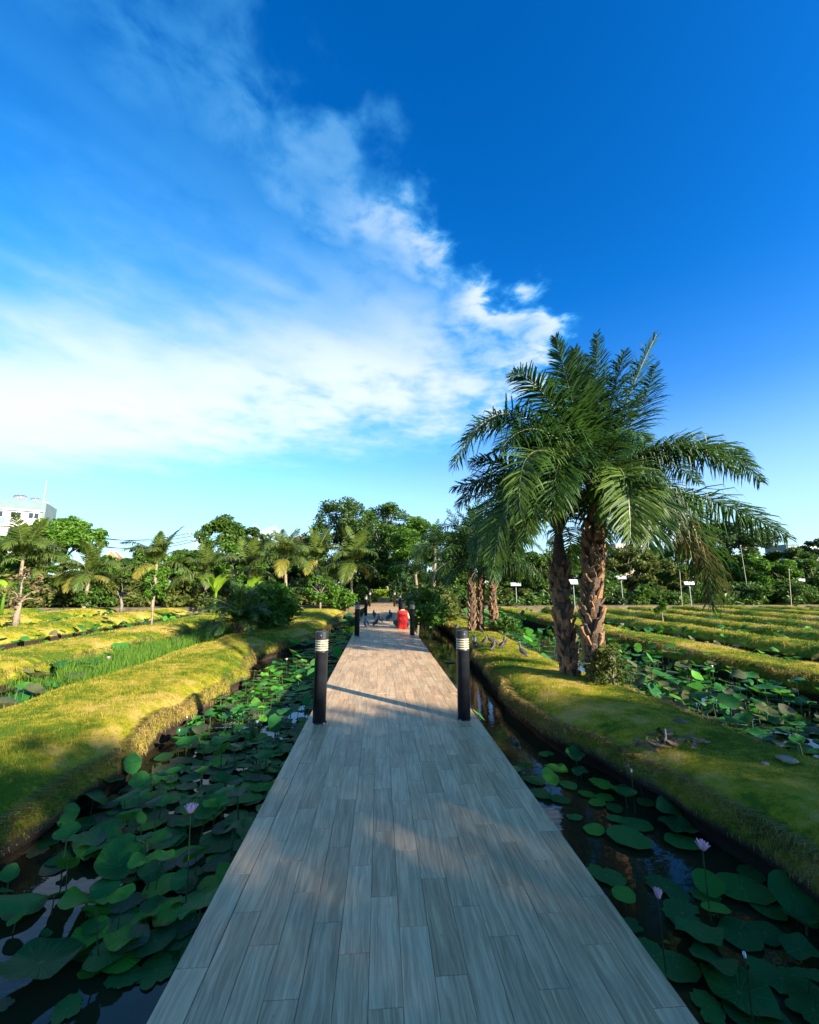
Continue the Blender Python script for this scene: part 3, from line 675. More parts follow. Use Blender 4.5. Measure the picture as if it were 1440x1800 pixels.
class Clump:
    def __init__(s, label, X, Y):
        s.o = Vector((X, Y, WATER_Z)); s.root = thing('lotus_plant', label, 'lotus plant', s.o, 0, 'lotus plants in the channels')
    def leaf(s, X, Y, rad, h, kind, mk='g', tilt=None, taz=None):
        if tilt is None: tilt = random.uniform(0, .06) if h < 0.06 else random.uniform(0.05, 0.45)
        return add_leaf(s.root, s.o, X, Y, rad, h, kind, mk, tilt, random.uniform(0, 6.28) if taz is None else taz, random.uniform(0, 6.28))
    def flower(s, px, py, Y, size, op, mk, label):
        p = at(px, py, Y); add_flower(s.root, s.o, p.x, p.y, p.z, size, op, mk, label)

# --- the near leaves, read off the photograph one by one: (px, py, width in px, height above water, kind, colour, tilt, tilt azimuth)
def near_leaves(cl, rows):
    for r in rows:
        px_, py_, w, h, kd, mk = r[:6]
        h = h * .42 if h > .1 else h
        p = gp(px_, py_, WATER_Z + h)
        depth = (p - Vector((0, 0, CAM_H))).dot(_F)
        rad = w / F_PX * depth / 2 * (.70 if p.x < 0 else .80)
        cl.leaf(p.x, p.y, rad, h, kd, mk, r[6] if len(r) > 6 else None, r[7] if len(r) > 7 else None)
c1 = Clump('big lotus leaves over open dark water at the bottom left corner', -1.9, 2.2)
near_leaves(c1, [(72, 1692, 165, .16, 'wavy', 'g', .22, 2.6), (118, 1773, 74, .008, 'ragged', 'g'), (158, 1707, 50, .01, 'flat', 'y'), (216, 1652, 92, .14, 'wavy', 'y', .28, 2.7),
    (217, 1716, 78, .008, 'ragged', 'g'), (160, 1672, 70, .02, 'flat', 'g'), (152, 1585, 125, .2, 'wavy', 'y', .35, 2.8), (8, 1765, 40, .01, 'ragged', 'w'), (80, 1645, 28, .06, 'cup', 'g'),
    (213, 1625, 120, .015, 'ragged', 'g'), (40, 1578, 110, .18, 'droop', 'g', .3, 2.4), (15, 1540, 44, .25, 'cup', 'g', .4, 1.0), (8, 1565, 36, .12, 'fold', 'g'), (30, 1612, 44, .08, 'fold', 'y'), (275, 1705, 90, .008, 'ragged', 'g')])
c2 = Clump('lotus with tall bare stems and broad leaves left of the boardwalk near the bottom left', -1.5, 2.6)
near_leaves(c2, [(96, 1572, 60, .3, 'fold', 'g'), (212, 1522, 118, .22, 'cup', 'g', .25, .4), (172, 1482, 115, .12, 'wavy', 'g'), (118, 1516, 52, .38, 'fold', 'g'), (126, 1476, 50, .3, 'wavy', 'g', .35, 2.), (265, 1530, 56, .35, 'fold', 'g'),
    (258, 1612, 66, .10, 'wavy', 'y'), (296, 1605, 78, .06, 'wavy', 'y'), (300, 1660, 80, .008, 'flat', 'g'), (330, 1578, 70, .25, 'fold', 'g'), (335, 1556, 70, .012, 'flat', 'g'), (310, 1512, 76, .02, 'flat', 'g'),
    (345, 1500, 62, .42, 'fold', 'g'), (185, 1557, 70, .10, 'droop', 'g'), (340, 1625, 56, .01, 'flat', 'g'), (390, 1480, 100, .02, 'flat', 'g'), (365, 1530, 60, .012, 'ragged', 'g'), (275, 1480, 60, .3, 'cup', 'g')])
c2.flower(335, 1428, 3.05, 0.062, 0.75, 'p', 'pale pink open lotus flower left of the boardwalk')
c3 = Clump('lotus patch beside the dark overhang of the left bank with raised cupped leaves', -2.3, 3.6)
near_leaves(c3, [(166, 1396, 80, .42, 'droop', 'g', .4, 2.5), (190, 1372, 66, .4, 'wavy', 'g', .3, 2.5), (120, 1432, 46, .34, 'fold', 'g'), (60, 1492, 70, .01, 'ragged', 'w'), (85, 1480, 52, .02, 'ragged', 'g'), (95, 1462, 60, .02, 'ragged', 'w'),
    (140, 1450, 64, .012, 'flat', 'g'), (165, 1440, 70, .012, 'ragged', 'w'), (190, 1455, 80, .05, 'flat', 'g'), (215, 1430, 70, .02, 'ragged', 'w'), (240, 1408, 60, .3, 'wavy', 'g'), (205, 1405, 60, .02, 'ragged', 'w'), (250, 1440, 66, .02, 'flat', 'g'), (285, 1415, 50, .3, 'cup', 'g')])
def fill(cl, x0, x1, y0, y1, n, raised=0.2, mks='ggggyyw', rmin=.06, rmax=.125, avoid=None, hmax=.30):
    for _ in range(int(n * 2.2)):
        Y = random.uniform(y0, y1); X = random.uniform(x0, x1)
        if avoid and avoid(X, Y): continue
        up = random.random() < raised
        h = random.uniform(.14, hmax) if up else random.uniform(.004, .05)
        kd = random.choice(('cup', 'wavy', 'wavy', 'droop', 'fold')) if up else random.choice(('flat', 'flat', 'flat', 'ragged', 'wavy'))
        rad = random.uniform(rmin, rmax) * (0.9 if up else 1.05)
        cl.leaf(X, Y, rad, h, kd, random.choice(mks))
LX0, LX1 = -2.62, -0.93
for y0, y1, n, lab in [(2.75, 3.4, 20, 'closely packed lotus leaves along the boardwalk edge around the pale pink flower'),
                       (3.4, 4.2, 26, 'overlapping teal lotus leaves along the boardwalk well before the nearest left bollard'),
                       (4.2, 5.0, 26, 'dense teal lotus leaves just before the nearest left bollard'),]:
    c = Clump(lab, -1.4, (y0 + y1) / 2); fill(c, -1.75, LX1, y0, y1, n, .12)
for y0, y1, n, lab in [(3.6, 4.6, 24, 'lotus leaves in the shaded left channel below the dry grass overhang'), (4.6, 5.6, 26, 'lotus leaves where shade meets sun beside the left bank')]:
    c = Clump(lab, -2.1, (y0 + y1) / 2); fill(c, LX0 + .05, -1.7, y0, y1, n, .14, 'ggggyww')
c = Clump('sunlit green lotus leaves with white buds at the foot of the golden left bank', -2.4, 6.2)
near_leaves(c, [(273, 1283, 36, .2, 'wavy', 'y', .5, 2.6), (312, 1255, 40, .22, 'wavy', 'y', .3, .2), (345, 1270, 36, .22, 'wavy', 'y', .6, .6), (300, 1275, 30, .12, 'droop', 'g'), (348, 1232, 28, .2, 'wavy', 'y'), (372, 1250, 36, .03, 'flat', 'y'), (400, 1258, 36, .02, 'flat', 'y'), (417, 1232, 26, .16, 'wavy', 'y'), (330, 1300, 34, .03, 'ragged', 'w'), (345, 1310, 40, .02, 'ragged', 'w')])
fill(c, LX0 + .1, -1.75, 5.6, 7.2, 34, .25, 'ggyyw')
c.flower(329, 1262, 5.9, .03, .05, 'w', 'white lotus bud by the golden bank')
c.flower(315, 1285, 5.6, .03, .05, 'w', None)
c = Clump('lotus leaves floating in the shade beside the nearest left bollard', -1.35, 6.2); fill(c, -1.8, LX1, 5.0, 7.2, 48, .22)
c.flower(452, 1271, 5.3, .035, .5, 'w', None)
c = Clump('sunlit pale green lotus leaves along the left bank past the nearest bollard', -2.3, 8.5); fill(c, LX0 - .1, -1.8, 7.2, 10.5, 62, .2, 'gyyyw')
c = Clump('dark teal lotus leaves between the nearest and second left bollards', -1.4, 9.0); fill(c, -1.85, LX1, 7.2, 11.0, 75, .18)
c.flower(504, 1160, 10.2, .045, .8, 'w', 'white lotus flower in the far left channel')

# right channel
d1 = Clump('lotus leaves standing over brown water beside the right boardwalk edge', 1.7, 4.3)
near_leaves(d1, [(1011, 1326, 44, .36, 'wavy', 'g', .25, .3), (923, 1348, 32, .22, 'cup', 'y', .5, 2.6), (966, 1371, 42, .2, 'cup', 'y', .45, .4), (977, 1353, 48, .12, 'wavy', 'y'), (1020, 1357, 36, .14, 'wavy', 'g'), (940, 1372, 44, .012, 'flat', 'g'), (905, 1352, 30, .012, 'flat', 'g'),
    (1000, 1380, 40, .012, 'flat', 'g'), (950, 1395, 46, .012, 'flat', 'g'), (1032, 1396, 34, .012, 'flat', 'y'), (1063, 1402, 36, .012, 'flat', 'y'), (1050, 1411, 36, .012, 'flat', 'y'), (1080, 1420, 40, .012, 'flat', 'g'), (1060, 1378, 58, .06, 'ragged', 'y'), (1095, 1385, 44, .02, 'ragged', 'g'), (985, 1405, 40, .012, 'flat', 'g'), (960, 1325, 30, .01, 'ragged', 'g'), (1010, 1436, 30, .012, 'ragged', 'g')])
d2 = Clump('lotus leaves and a closed bud against the dark side of the right bank', 2.3, 4.0)
near_leaves(d2, [(1095, 1340, 52, .3, 'droop', 'y', .4, 1.2), (1143, 1361, 36, .2, 'wavy', 'g'), (1126, 1381, 42, .25, 'cup', 'g'), (1172, 1387, 54, .3, 'droop', 'g', .2, 2.), (1176, 1416, 54, .3, 'droop', 'g', .25, .3), (1100, 1400, 50, .22, 'cup', 'g'), (1135, 1410, 40, .02, 'flat', 'g'), (1045, 1458, 46, .012, 'flat', 'y'), (1105, 1472, 84, .03, 'flat', 'g'), (1118, 1450, 62, .012, 'flat', 'g'), (1192, 1454, 70, .12, 'wavy', 'g'), (1200, 1480, 66, .02, 'flat', 'g'), (1085, 1440, 40, .012, 'flat', 'g')])
d2.flower(1110, 1357, 4.05, .04, .05, 'w', 'closed white lotus bud by the right bank')
d3 = Clump('lotus plant with two pink flowers in the dark right channel', 1.9, 2.7)
near_leaves(d3, [(1066, 1538, 70, .02, 'ragged', 'g'), (1097, 1572, 52, .10, 'flat', 'y', .08, 1.), (1245, 1552, 66, .06, 'flat', 'y'), (1258, 1596, 52, .12, 'flat', 'y', .15, 2.9), (1320, 1536, 56, .012, 'flat', 'g'), (1172, 1560, 76, .02, 'ragged', 'g'), (1200, 1605, 88, .03, 'ragged', 'g'), (1228, 1642, 96, .12, 'wavy', 'g', .2, 2.6), (1105, 1625, 50, .01, 'ragged', 'g'), (1150, 1680, 80, .01, 'ragged', 'g'), (1300, 1500, 40, .03, 'ragged', 'g'), (1240, 1575, 50, .01, 'ragged', 'g')])
d3.flower(1235, 1493, 2.85, .062, .7, 'p', 'pink lotus flower on a tall stem nearest the right bank')
d3.flower(1157, 1577, 2.5, .05, .35, 'p', 'half closed pink lotus flower nearest the boardwalk')
d4 = Clump('large dark lotus leaves with a white bud in the bottom right corner', 2.1, 2.2)
near_leaves(d4, [(1305, 1562, 110, .02, 'flat', 'g'), (1345, 1592, 76, .012, 'flat', 'g'), (1395, 1574, 92, .3, 'fold', 'g', .2, 2.6), (1418, 1617, 74, .22, 'wavy', 'g', .3, 2.8), (1256, 1692, 105, .18, 'wavy', 'g', .35, 2.7), (1190, 1700, 90, .012, 'flat', 'g'), (1300, 1642, 90, .012, 'flat', 'g'), (1345, 1640, 70, .012, 'flat', 'g'), (1405, 1668, 70, .14, 'wavy', 'g'), (1422, 1718, 66, .2, 'wavy', 'g', .3, 2.9), (1300, 1745, 130, .03, 'wavy', 'g'), (1375, 1720, 110, .012, 'ragged', 'g'), (1335, 1790, 120, .02, 'flat', 'g'), (1430, 1775, 90, .02, 'ragged', 'g'), (1245, 1770, 70, .01, 'ragged', 'g')])
d4.flower(1310, 1683, 2.2, .035, .05, 'w', 'white lotus bud above the dark corner leaves')
d5 = Clump('single lotus leaf leaning on the boardwalk behind the nearest right bollard', 1.25, 5.3)
near_leaves(d5, [(842, 1256, 26, .30, 'fold', 'y', .2, 2.2)])
d6 = Clump('lone dark lotus leaf floating on brown water left of the right bank', 1.6, 8.7)
near_leaves(d6, [(791, 1163, 24, .02, 'flat', 'g'), (740, 1098, 8, .01, 'flat', 'w')])

# pond behind the tall palms, and the reed channel left of the first bank
def leaf_cloud(rects, dens, rmin, rmax, raised, hmax, seg=10):
    """many leaves with stems in one mesh: vertices, faces, uv"""
    lib = [leaf_shape(seg, (0.5, 1.0), k, 5 + i) for i, k in enumerate(KINDS)]
    Vs, Fs, Us, Ms = [], [], [], []; o = 0
    for x0, x1, y0, y1 in rects:
        n = int(dens * (x1 - x0) * (y1 - y0))
        for _ in range(n):
            X, Y = random.uniform(x0, x1), random.uniform(y0, y1)
            if vnoise(X * .8 + 7, Y * .5) < 0.24: continue
            up = random.random() < raised; h = random.uniform(.12, hmax) if up else random.uniform(.004, .06)
            V, F, U = lib[random.choice((2, 3, 3, 4, 4, 5)) if up else random.choice((0, 0, 1, 3))]
            rad = random.uniform(rmin, rmax); tl = random.uniform(0, .7) if up else random.uniform(0, .08)
            M = (Matrix.Rotation(random.uniform(0, 6.28), 3, 'Z') @ Matrix.Rotation(tl, 3, 'X') @ Matrix.Rotation(random.uniform(0, 6.28), 3, 'Z'))
            Vw = V @ np.array(M).T * rad + (X, Y, WATER_Z + h)
            Vs.append(Vw); Fs.append(F + o); Us.append(U); o += len(V)
            Ms += [random.choice((0, 0, 0, 0, 1, 1, 2)) ] * len(F)
            if up:
                w = 0.005 + 0.0005 * Y; b0 = np.array((X + random.uniform(-.06, .06), Y, WATER_Z - .1)); t0 = np.array((X, Y, WATER_Z + h))
                q = np.array([b0 + (w, 0, 0), b0 + (-w * .5, w * .87, 0), b0 + (-w * .5, -w * .87, 0), t0])
                Vs.append(q); Us.append(np.full((4, 2), .5)); Fs.append(np.array([(0, 1, 3), (1, 2, 3), (2, 0, 3)]) + o); Ms += [3] * 3; o += 4
    return np.concatenate(Vs), np.concatenate(Fs), np.concatenate(Us), Ms
LM = [M_LOTUS, M_LOTUSY, M_LOTUSW, M_STEM]
def lotus_mass(label, rects, dens, rmin, rmax, raised, hmax, parent=None):
    V, F, U, Ms = leaf_cloud(rects, dens, rmin, rmax, raised, hmax)
    o = link('lotus_leaves', npmesh('lotus_leaves', V, F, U, Ms, True), parent, LM)
    return props(o, None if parent else label, None if parent else 'lotus', kind='stuff')
for y0, y1, n, lab in [(3.9, 5.6, 46, 'tall lotus leaves on stems at the right frame edge behind the right bank'), (5.6, 7.4, 56, 'lotus leaves on many bare stems in the pond right of the tall palms'), (7.4, 10, 62, 'lotus leaves in the pond just behind the tall palms')]:
    c = Clump(lab, 6.0, (y0 + y1) / 2)
    fill(c, 4.65, 7.4, y0, y1, n, .5, 'ggggywww', .08, .14, hmax=.38)
    if y0 < 4: pass
    elif y0 < 6: c.flower(1150, 1163, 9.2, .06, .8, 'p', 'pink lotus flower behind the right bank'); c.flower(1252, 1173, 8.2, .05, .3, 'w', None)
    else: c.flower(1094, 1099, 17.0, .10, .8, 'p', None)
lotus_mass('mixed green and wilted lotus leaves filling the pond behind the right bank', [(4.6, 7.45, 4, 10), (4.35, 7.45, 10, 27)], 15, .08, .16, .55, .6)
lotus_mass('small lotus leaves crowding the far end of the left channel', [(-2.6, -.95, 10.5, 14), (-2.05, -.95, 14, 27)], 13, .12, .2, .15, .35)
lotus_mass('scattered lotus leaves between the far grass strips on the right', [(9.0, 10.9, 5, 28), (12.4, 13.95, 9, 28), (15.5, 17.0, 12, 28), (18.6, 20.2, 13, 28), (21.9, 23.5, 15, 28), (25.3, 26.9, 17, 28), (28.7, 30.5, 20, 28), (32.5, 34.1, 22, 28)], 6.5, .07, .13, .6, .52)
lotus_mass('lotus leaves in the channels between the grass strips far on the left', [(-11.7, -9.3, 8, 28), (-16.3, -14.0, 13, 28), (-20.9, -18.7, 16, 28), (-25.5, -23.1, 19, 28), (-30.3, -28.1, 22, 28)], 8.5, .07, .14, .6, .52)
c = Clump('grey green lotus leaves among reeds behind the golden left bank', -6.1, 8.5)
for px_, py_ in [(20, 1225), (45, 1215), (10, 1208), (60, 1196), (25, 1232), (75, 1222), (90, 1168), (105, 1172), (150, 1168), (170, 1166), (160, 1172), (195, 1152), (215, 1140), (240, 1132), (262, 1128), (40, 1238), (8, 1240), (95, 1200), (132, 1188), (180, 1158), (62, 1212)]:
    p = gp(px_ + random.uniform(-4, 4), py_ + 6, WATER_Z + .3); c.leaf(min(max(p.x, -6.85), -5.45), p.y, random.uniform(.14, .22), random.uniform(.25, .42), random.choice(('wavy', 'cup', 'droop')), random.choice('ggyw'))
c.flower(33, 1216, 7.6, .07, .8, 'w', 'white lotus flower behind the golden left bank'); c.flower(190, 1158, 10.2, .07, .8, 'p', None)
lotus_mass('sparse lotus leaves in the reed filled channel left of the first bank', [(-6.9, -5.4, 5, 20)], 3.0, .12, .2, .6, .4)
def reeds():
    n = 16000; Y = rng.uniform(6.5, 17, n); X = rng.uniform(-6.95, -5.25, n)
    keep = (fbm(X * .9 + 3, Y * .45, 3) + 0.02 * (Y - 9)) > -0.02; X, Y = X[keep], Y[keep]; n = len(X)
    h = rng.uniform(.25, .62, n); th = rng.uniform(0, 6.28, n); w = 0.006
    a = np.stack([np.cos(th) * w, np.sin(th) * w, 0 * X], 1); b0 = np.stack([X, Y, np.full(n, WATER_Z - .02)], 1)
    la = rng.uniform(0, 6.28, n); ln = rng.uniform(0, .35, n)
    m = b0 + np.stack([np.cos(la) * ln * h * .3, np.sin(la) * ln * h * .3, h * .6], 1); t = b0 + np.stack([np.cos(la) * ln * h, np.sin(la) * ln * h, h], 1)
    V = np.stack([b0 - a, b0 + a, m - a * .8, m + a * .8, t], 1).reshape(-1, 3); o = (np.arange(n) * 5)[:, None]
    F = np.concatenate([o + [0, 1, 3], o + [0, 3, 2], o + [2, 3, 4]], 0)
    props(link('reed_grass', npmesh('reed_grass', V, F), None, M_REED), 'fresh green reeds in the channel behind the golden left bank', 'reeds', kind='stuff')
reeds()

# ------------------------------------------------------------------ palms
def bez(p0, p1, p2, p3, n):
    t = np.linspace(0, 1, n)[:, None]; p0, p1, p2, p3 = (np.array(p, float) for p in (p0, p1, p2, p3))
    return (1 - t) ** 3 * p0 + 3 * (1 - t) ** 2 * t * p1 + 3 * (1 - t) * t ** 2 * p2 + t ** 3 * p3
def frond_geo(pts, nl, Lmax, wid, droop, rad0, start=0.16, plume=0.25, g=None, stiff=0.0):
    """a feather palm frond along the rachis pts; returns vertices, triangles, material index (0 leaflet, 1 rachis)"""
    g = g or rng
    P = np.asarray(pts, float); K = len(P)
    seg = np.linalg.norm(np.diff(P, axis=0), axis=1); s = np.concatenate([[0], np.cumsum(seg)]); s /= s[-1]
    T = np.gradient(P, axis=0); T /= np.linalg.norm(T, axis=1)[:, None]
    side = np.cross(T, (0, 0, 1.0)); ln = np.linalg.norm(side, axis=1)
    hor = P[-1] - P[0]; fb = np.cross(hor / (np.linalg.norm(hor) + 1e-6) + (0.01, 0.02, 0), (0, 0, 1.0)); fb /= np.linalg.norm(fb) + 1e-6
    w = np.clip((ln - 0.15) / 0.3, 0, 1)[:, None]
    sn = side / np.maximum(ln, 1e-4)[:, None]
    if np.mean(sn @ fb) < 0: fb = -fb
    side = sn * w + fb * (1 - w); side /= np.linalg.norm(side, axis=1)[:, None]
    up = np.cross(side, T)
    Vs, Fs, Ms = [], [], []
    n = nl
    for sg in (-1, 1):
        t = np.sort(np.clip(np.linspace(start, 0.995, n) + g.normal(0, .004, n), 0.05, 1))
        f = lambda A: np.stack([np.interp(t, s, A[:, k]) for k in range(3)], 1)
        p, tt, ss, uu = f(P), f(T), f(side), f(up)
        q = (t - start) / (1 - start)
        l = Lmax * (0.42 + 0.58 * np.sin(np.pi * np.clip(q * 0.9 + 0.12, 0, 1)) ** 0.8) * (1 - 0.45 * q ** 3) * g.uniform(.86, 1.1, n)
        a = np.radians(14 + 44 * q ** 1.5 + g.normal(0, 6, n))[:, None]
        lift = g.normal(0.12, plume, n)[:, None]
        d = ss * sg * np.cos(a) + tt * np.sin(a) + uu * lift; d /= np.linalg.norm(d, axis=1)[:, None]
        dr = (droop * g.uniform(.6, 1.3, n) * (1 - stiff * q))[:, None]; L = l[:, None]; z = np.array([[0, 0, 1.0]])
        p1 = p + d * L * .42 - z * L * dr * .10
        p2 = p + d * L * .78 - z * L * dr * .40
        dd = d * (1 - .45 * dr) ; p3 = p + d * L * (1 - .18 * np.clip(dr, 0, 1)) - z * L * dr * .85
        wv = tt - d * np.sum(tt * d, 1)[:, None]; wv /= np.linalg.norm(wv, axis=1)[:, None] + 1e-6
        wv = wv * wid * (0.75 + .5 * l / Lmax)[:, None]
        V = np.stack([p - wv * .35, p + wv * .35, p1 - wv * .5, p1 + wv * .5, p2 - wv * .36, p2 + wv * .36, p3], 1).reshape(-1, 3)
        o = (np.arange(n) * 7)[:, None] + sum(len(x) for x in Vs)
        F = np.concatenate([o + [0, 1, 3], o + [0, 3, 2], o + [2, 3, 5], o + [2, 5, 4], o + [4, 5, 6]], 0)
        Vs.append(V); Fs.append(F); Ms.append(np.zeros(len(F), int))
    m = 5; th = np.arange(m) / m * 2 * np.pi
    rr = rad0 * (1 - .85 * s) + 0.003
    ringv = P[:, None, :] + (np.cos(th)[None, :, None] * side[:, None, :] + np.sin(th)[None, :, None] * up[:, None, :]) * rr[:, None, None]
    o = sum(len(x) for x in Vs); Vs.append(ringv.reshape(-1, 3)); F = []
    for i in range(K - 1):
        for j in range(m):
            a_, b_ = o + i * m + j, o + i * m + (j + 1) % m; F += [(a_, b_, b_ + m), (a_, b_ + m, a_ + m)]
    Fs.append(np.array(F)); Ms.append(np.ones(len(F), int))
    return np.concatenate(Vs), np.concatenate(Fs), np.concatenate(Ms)
def frond_obj(root, pts, nl, L, w, droop, r0, mats, name='frond', label=None, **kw):
    V, F, Mi = frond_geo(pts, nl, L, w, droop, r0, **kw)
    o = link(name, npmesh(name, V, F, mi=Mi), root, mats)
    if label: o['label'] = label
    return o
def boot_mesh(seed, m):
    g = random.Random(seed); b = MB()
    w0, w1, l, t = .075, .036, .19, .03
    j = lambda a: g.uniform(-a, a)
    V = [(-w0, 0, -.03), (w0, 0, -.03), (w0 * .9, t, -.02), (-w0 * .9, t, -.02),
         (-w0 * .75 + j(.01), .02, l * .45), (w0 * .75 + j(.01), .02, l * .45), (w0 * .6, t + .03, l * .42), (-w0 * .6, t + .03, l * .42),
         (-w1 + j(.015), .04 + j(.015), l + j(.04)), (w1 + j(.015), .04 + j(.015), l + j(.05)), (w1 * .8, .075 + j(.015), l * .95 + j(.04)), (-w1 * .8, .075 + j(.015), l * .95 + j(.04))]
    F = []
    for k in (0, 4):
        for q in range(4): r = (q + 1) % 4; F.append((k + q, k + r, k + 4 + r, k + 4 + q))
    F += [(3, 2, 1, 0), (8, 9, 10, 11)]
    b.add(V, F); me = b.mesh('leaf_base'); me.materials.append(m); return me
BOOTS = [boot_mesh(k, M_BOOT) for k in range(4)] + [boot_mesh(9 + k, M_BOOTD) for k in range(3)]
def palm_trunk(root, pts, r0, r1, n, scale=1.0, top_open=0.35):
    """fibrous core with a spiral of old leaf bases; pts are relative to the root"""
    P = bez(*pts, 24); b = MB(); rad = [r0 * .86 + (r1 - r0) * .86 * i / 23 for i in range(24)]; rad[0] *= 1.2; rad[1] *= 1.1
    b.tube([tuple(p) for p in P], rad, 14); tr = b.build('trunk', M_CORE, root, True)
    s = np.linspace(0, 1, 24)
    for k in range(n):
        t = min(.99, max(.01, 0.02 + 0.97 * (k + .5) / n + random.uniform(-.02, .02))); a = k * 2.39996 + random.uniform(-.45, .45)
        p = Vector([np.interp(t, s, P[:, i]) for i in range(3)]); r = (r0 + (r1 - r0) * t) * .78
        me = random.choice(BOOTS[:4] if random.random() < .5 - .35 * (t > .7) else BOOTS[4:])
        o = link('leaf_base', me, tr); sc = scale * random.uniform(.55, 1.1)
        tilt = random.uniform(0.0, .28) + top_open * max(0, t - .75) * 2
        o.matrix_basis = Matrix.Translation(p + Vector((math.cos(a) * r, math.sin(a) * r, 0))) @ Matrix.Rotation(a - math.pi / 2, 4, 'Z') @ Matrix.Rotation(-tilt, 4, 'X') @ Matrix.Diagonal((sc * (r0 / .16), sc, sc * random.uniform(.8, 1.2), 1))
    return tr
def V3(p): return Vector((p.x, p.y, p.z))
def spec_fronds(root, org, crown, specs, L=.74, nl=140, w=.025, mats=None):
    for sp_ in specs:
        (mx, my), (tx, ty), Ym, Yt = sp_[:4]; opt = sp_[4] if len(sp_) > 4 else {}
        m = at(mx, my, Ym); t = at(tx, ty, Yt)
        c0 = crown + Vector((random.uniform(-.08, .08), random.uniform(-.08, .08), random.uniform(-.1, .1)))
        c = m * 2 - (c0 + t) * .5
        pts = bez(c0 - org, c0 - org + (c - c0) * .667, t - org + (c - t) * .667, t - org, 22)
        rr0 = .022
        ms = opt.get('m', mats); mm = [ms, M_RACHIS]
        frond_obj(root, pts, opt.get('n', nl), opt.get('L', L), opt.get('w', w), opt.get('d', .45), rr0, mm, label=opt.get('label'), start=opt.get('s', .2), plume=opt.get('p', .3), stiff=opt.get('stiff', .3))

# the taller oil palm, right of the pair
oB = Vector((3.80, 7.25, bank_at('R1', 3.80, 7.25) - .03)); crB = at(1046, 862, 7.35)
palmB = thing('oil_palm', 'taller right palm of the close pair, thick trunk with orange leaf bases', 'palm tree', oB)
topB = at(1046, 905, 7.33) - oB
palm_trunk(palmB, [(0, 0, -.1), (-.12, .04, topB.z * .35), (topB.x - .06, topB.y, topB.z * .7), tuple(topB)], .175, .165, 165)
b = MB(); b.tube([tuple(topB - Vector((0, 0, .15))), tuple(crB - oB)], [.17, .07], 10); b.build('crown_shaft', M_RACHIS, palmB, True)
spec_fronds(palmB, oB, crB, [
    ((1008, 715), (976, 592), 7.2, 6.9, dict(d=.22, L=.62)), ((1046, 715), (1050, 586), 7.5, 7.5, dict(d=.15, L=.58)), ((1098, 715), (1154, 588), 7.3, 7.1, dict(d=.3)), ((1116, 735), (1152, 640), 7.9, 8.1, dict(d=.4)),
    ((965, 705), (898, 655), 7.0, 6.6, dict(d=.45)), ((905, 728), (798, 818), 7.2, 7.0, dict(d=.6)), ((915, 742), (815, 775), 8.3, 8.9, dict(d=.5)),
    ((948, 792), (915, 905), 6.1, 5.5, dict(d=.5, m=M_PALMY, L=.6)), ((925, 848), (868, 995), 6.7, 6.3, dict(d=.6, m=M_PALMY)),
    ((1205, 778), (1338, 848), 7.6, 8.0, dict(d=.85)), ((1175, 785), (1315, 812), 7.1, 6.7, dict(d=.9)), ((1222, 872), (1385, 945), 7.1, 6.9, dict(d=.95)),
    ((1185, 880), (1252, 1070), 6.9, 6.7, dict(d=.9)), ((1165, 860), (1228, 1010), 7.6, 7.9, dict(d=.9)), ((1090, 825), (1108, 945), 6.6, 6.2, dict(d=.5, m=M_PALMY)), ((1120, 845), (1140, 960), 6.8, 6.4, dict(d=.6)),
    ((1095, 775), (1165, 860), 8.6, 9.8, dict(d=.7)), ((1000, 775), (940, 835), 8.7, 9.8, dict(d=.7)), ((1040, 735), (1040, 690), 8.7, 9.8, dict(d=.5)), ((995, 800), (975, 900), 6.4, 5.9, dict(d=.5)),
    ((1026, 720), (1010, 615), 7.3, 7.1, dict(d=.25)), ((1072, 720), (1098, 618), 7.4, 7.4, dict(d=.25)), ((1130, 800), (1230, 850), 8.4, 9.4, dict(d=.7)), ((960, 760), (880, 790), 6.8, 6.3, dict(d=.5)),
    ((1180, 915), (1262, 1050), 6.8, 6.7, dict(d=.9, m=M_DEAD, n=50, label='dead brown hanging frond'))], mats=M_PALM)
# the left palm of the pair
oA = Vector((3.46, 7.72, bank_at('R1', 3.46, 7.72) - .03)); crA = at(982, 930, 7.8)
palmA = thing('oil_palm', 'left palm of the close pair, slimmer leaning trunk with dark crown base', 'palm tree', oA)
topA = at(983, 985, 7.78) - oA
palm_trunk(palmA, [(.05, 0, -.1), (.03, .02, topA.z * .3), (topA.x - .04, topA.y, topA.z * .65), tuple(topA)], .160, .145, 130)
b = MB(); b.tube([tuple(topA - Vector((0, 0, .15))), tuple(crA - oA)], [.15, .06], 10); b.build('crown_shaft', M_CORE, palmA, True)
spec_fronds(palmA, oA, crA, [
    ((912, 830), (828, 812), 7.6, 7.4, dict(d=.6)), ((900, 862), (838, 985), 7.5, 7.2, dict(d=.7)), ((885, 835), (806, 890), 8.6, 9.2, dict(d=.7)), ((945, 830), (905, 745), 7.9, 7.9, dict(d=.45)), ((998, 830), (1015, 715), 7.9, 8.0, dict(d=.4)),
    ((930, 850), (905, 970), 7.0, 6.5, dict(d=.6)), ((1040, 860), (1112, 905), 8.7, 9.6, dict(d=.7)), ((945, 835), (875, 850), 9.0, 10.2, dict(d=.7)), ((1015, 835), (1065, 830), 9.0, 10.2, dict(d=.6)), ((965, 850), (930, 900), 9.0, 10.4, dict(d=.7)),
    ((955, 845), (925, 940), 6.7, 6.0, dict(d=.6, m=M_PALMY)), ((1025, 870), (1062, 965), 8.6, 9.3, dict(d=.7)), ((975, 820), (960, 725), 8.4, 8.8, dict(d=.4))], mats=M_PALM)
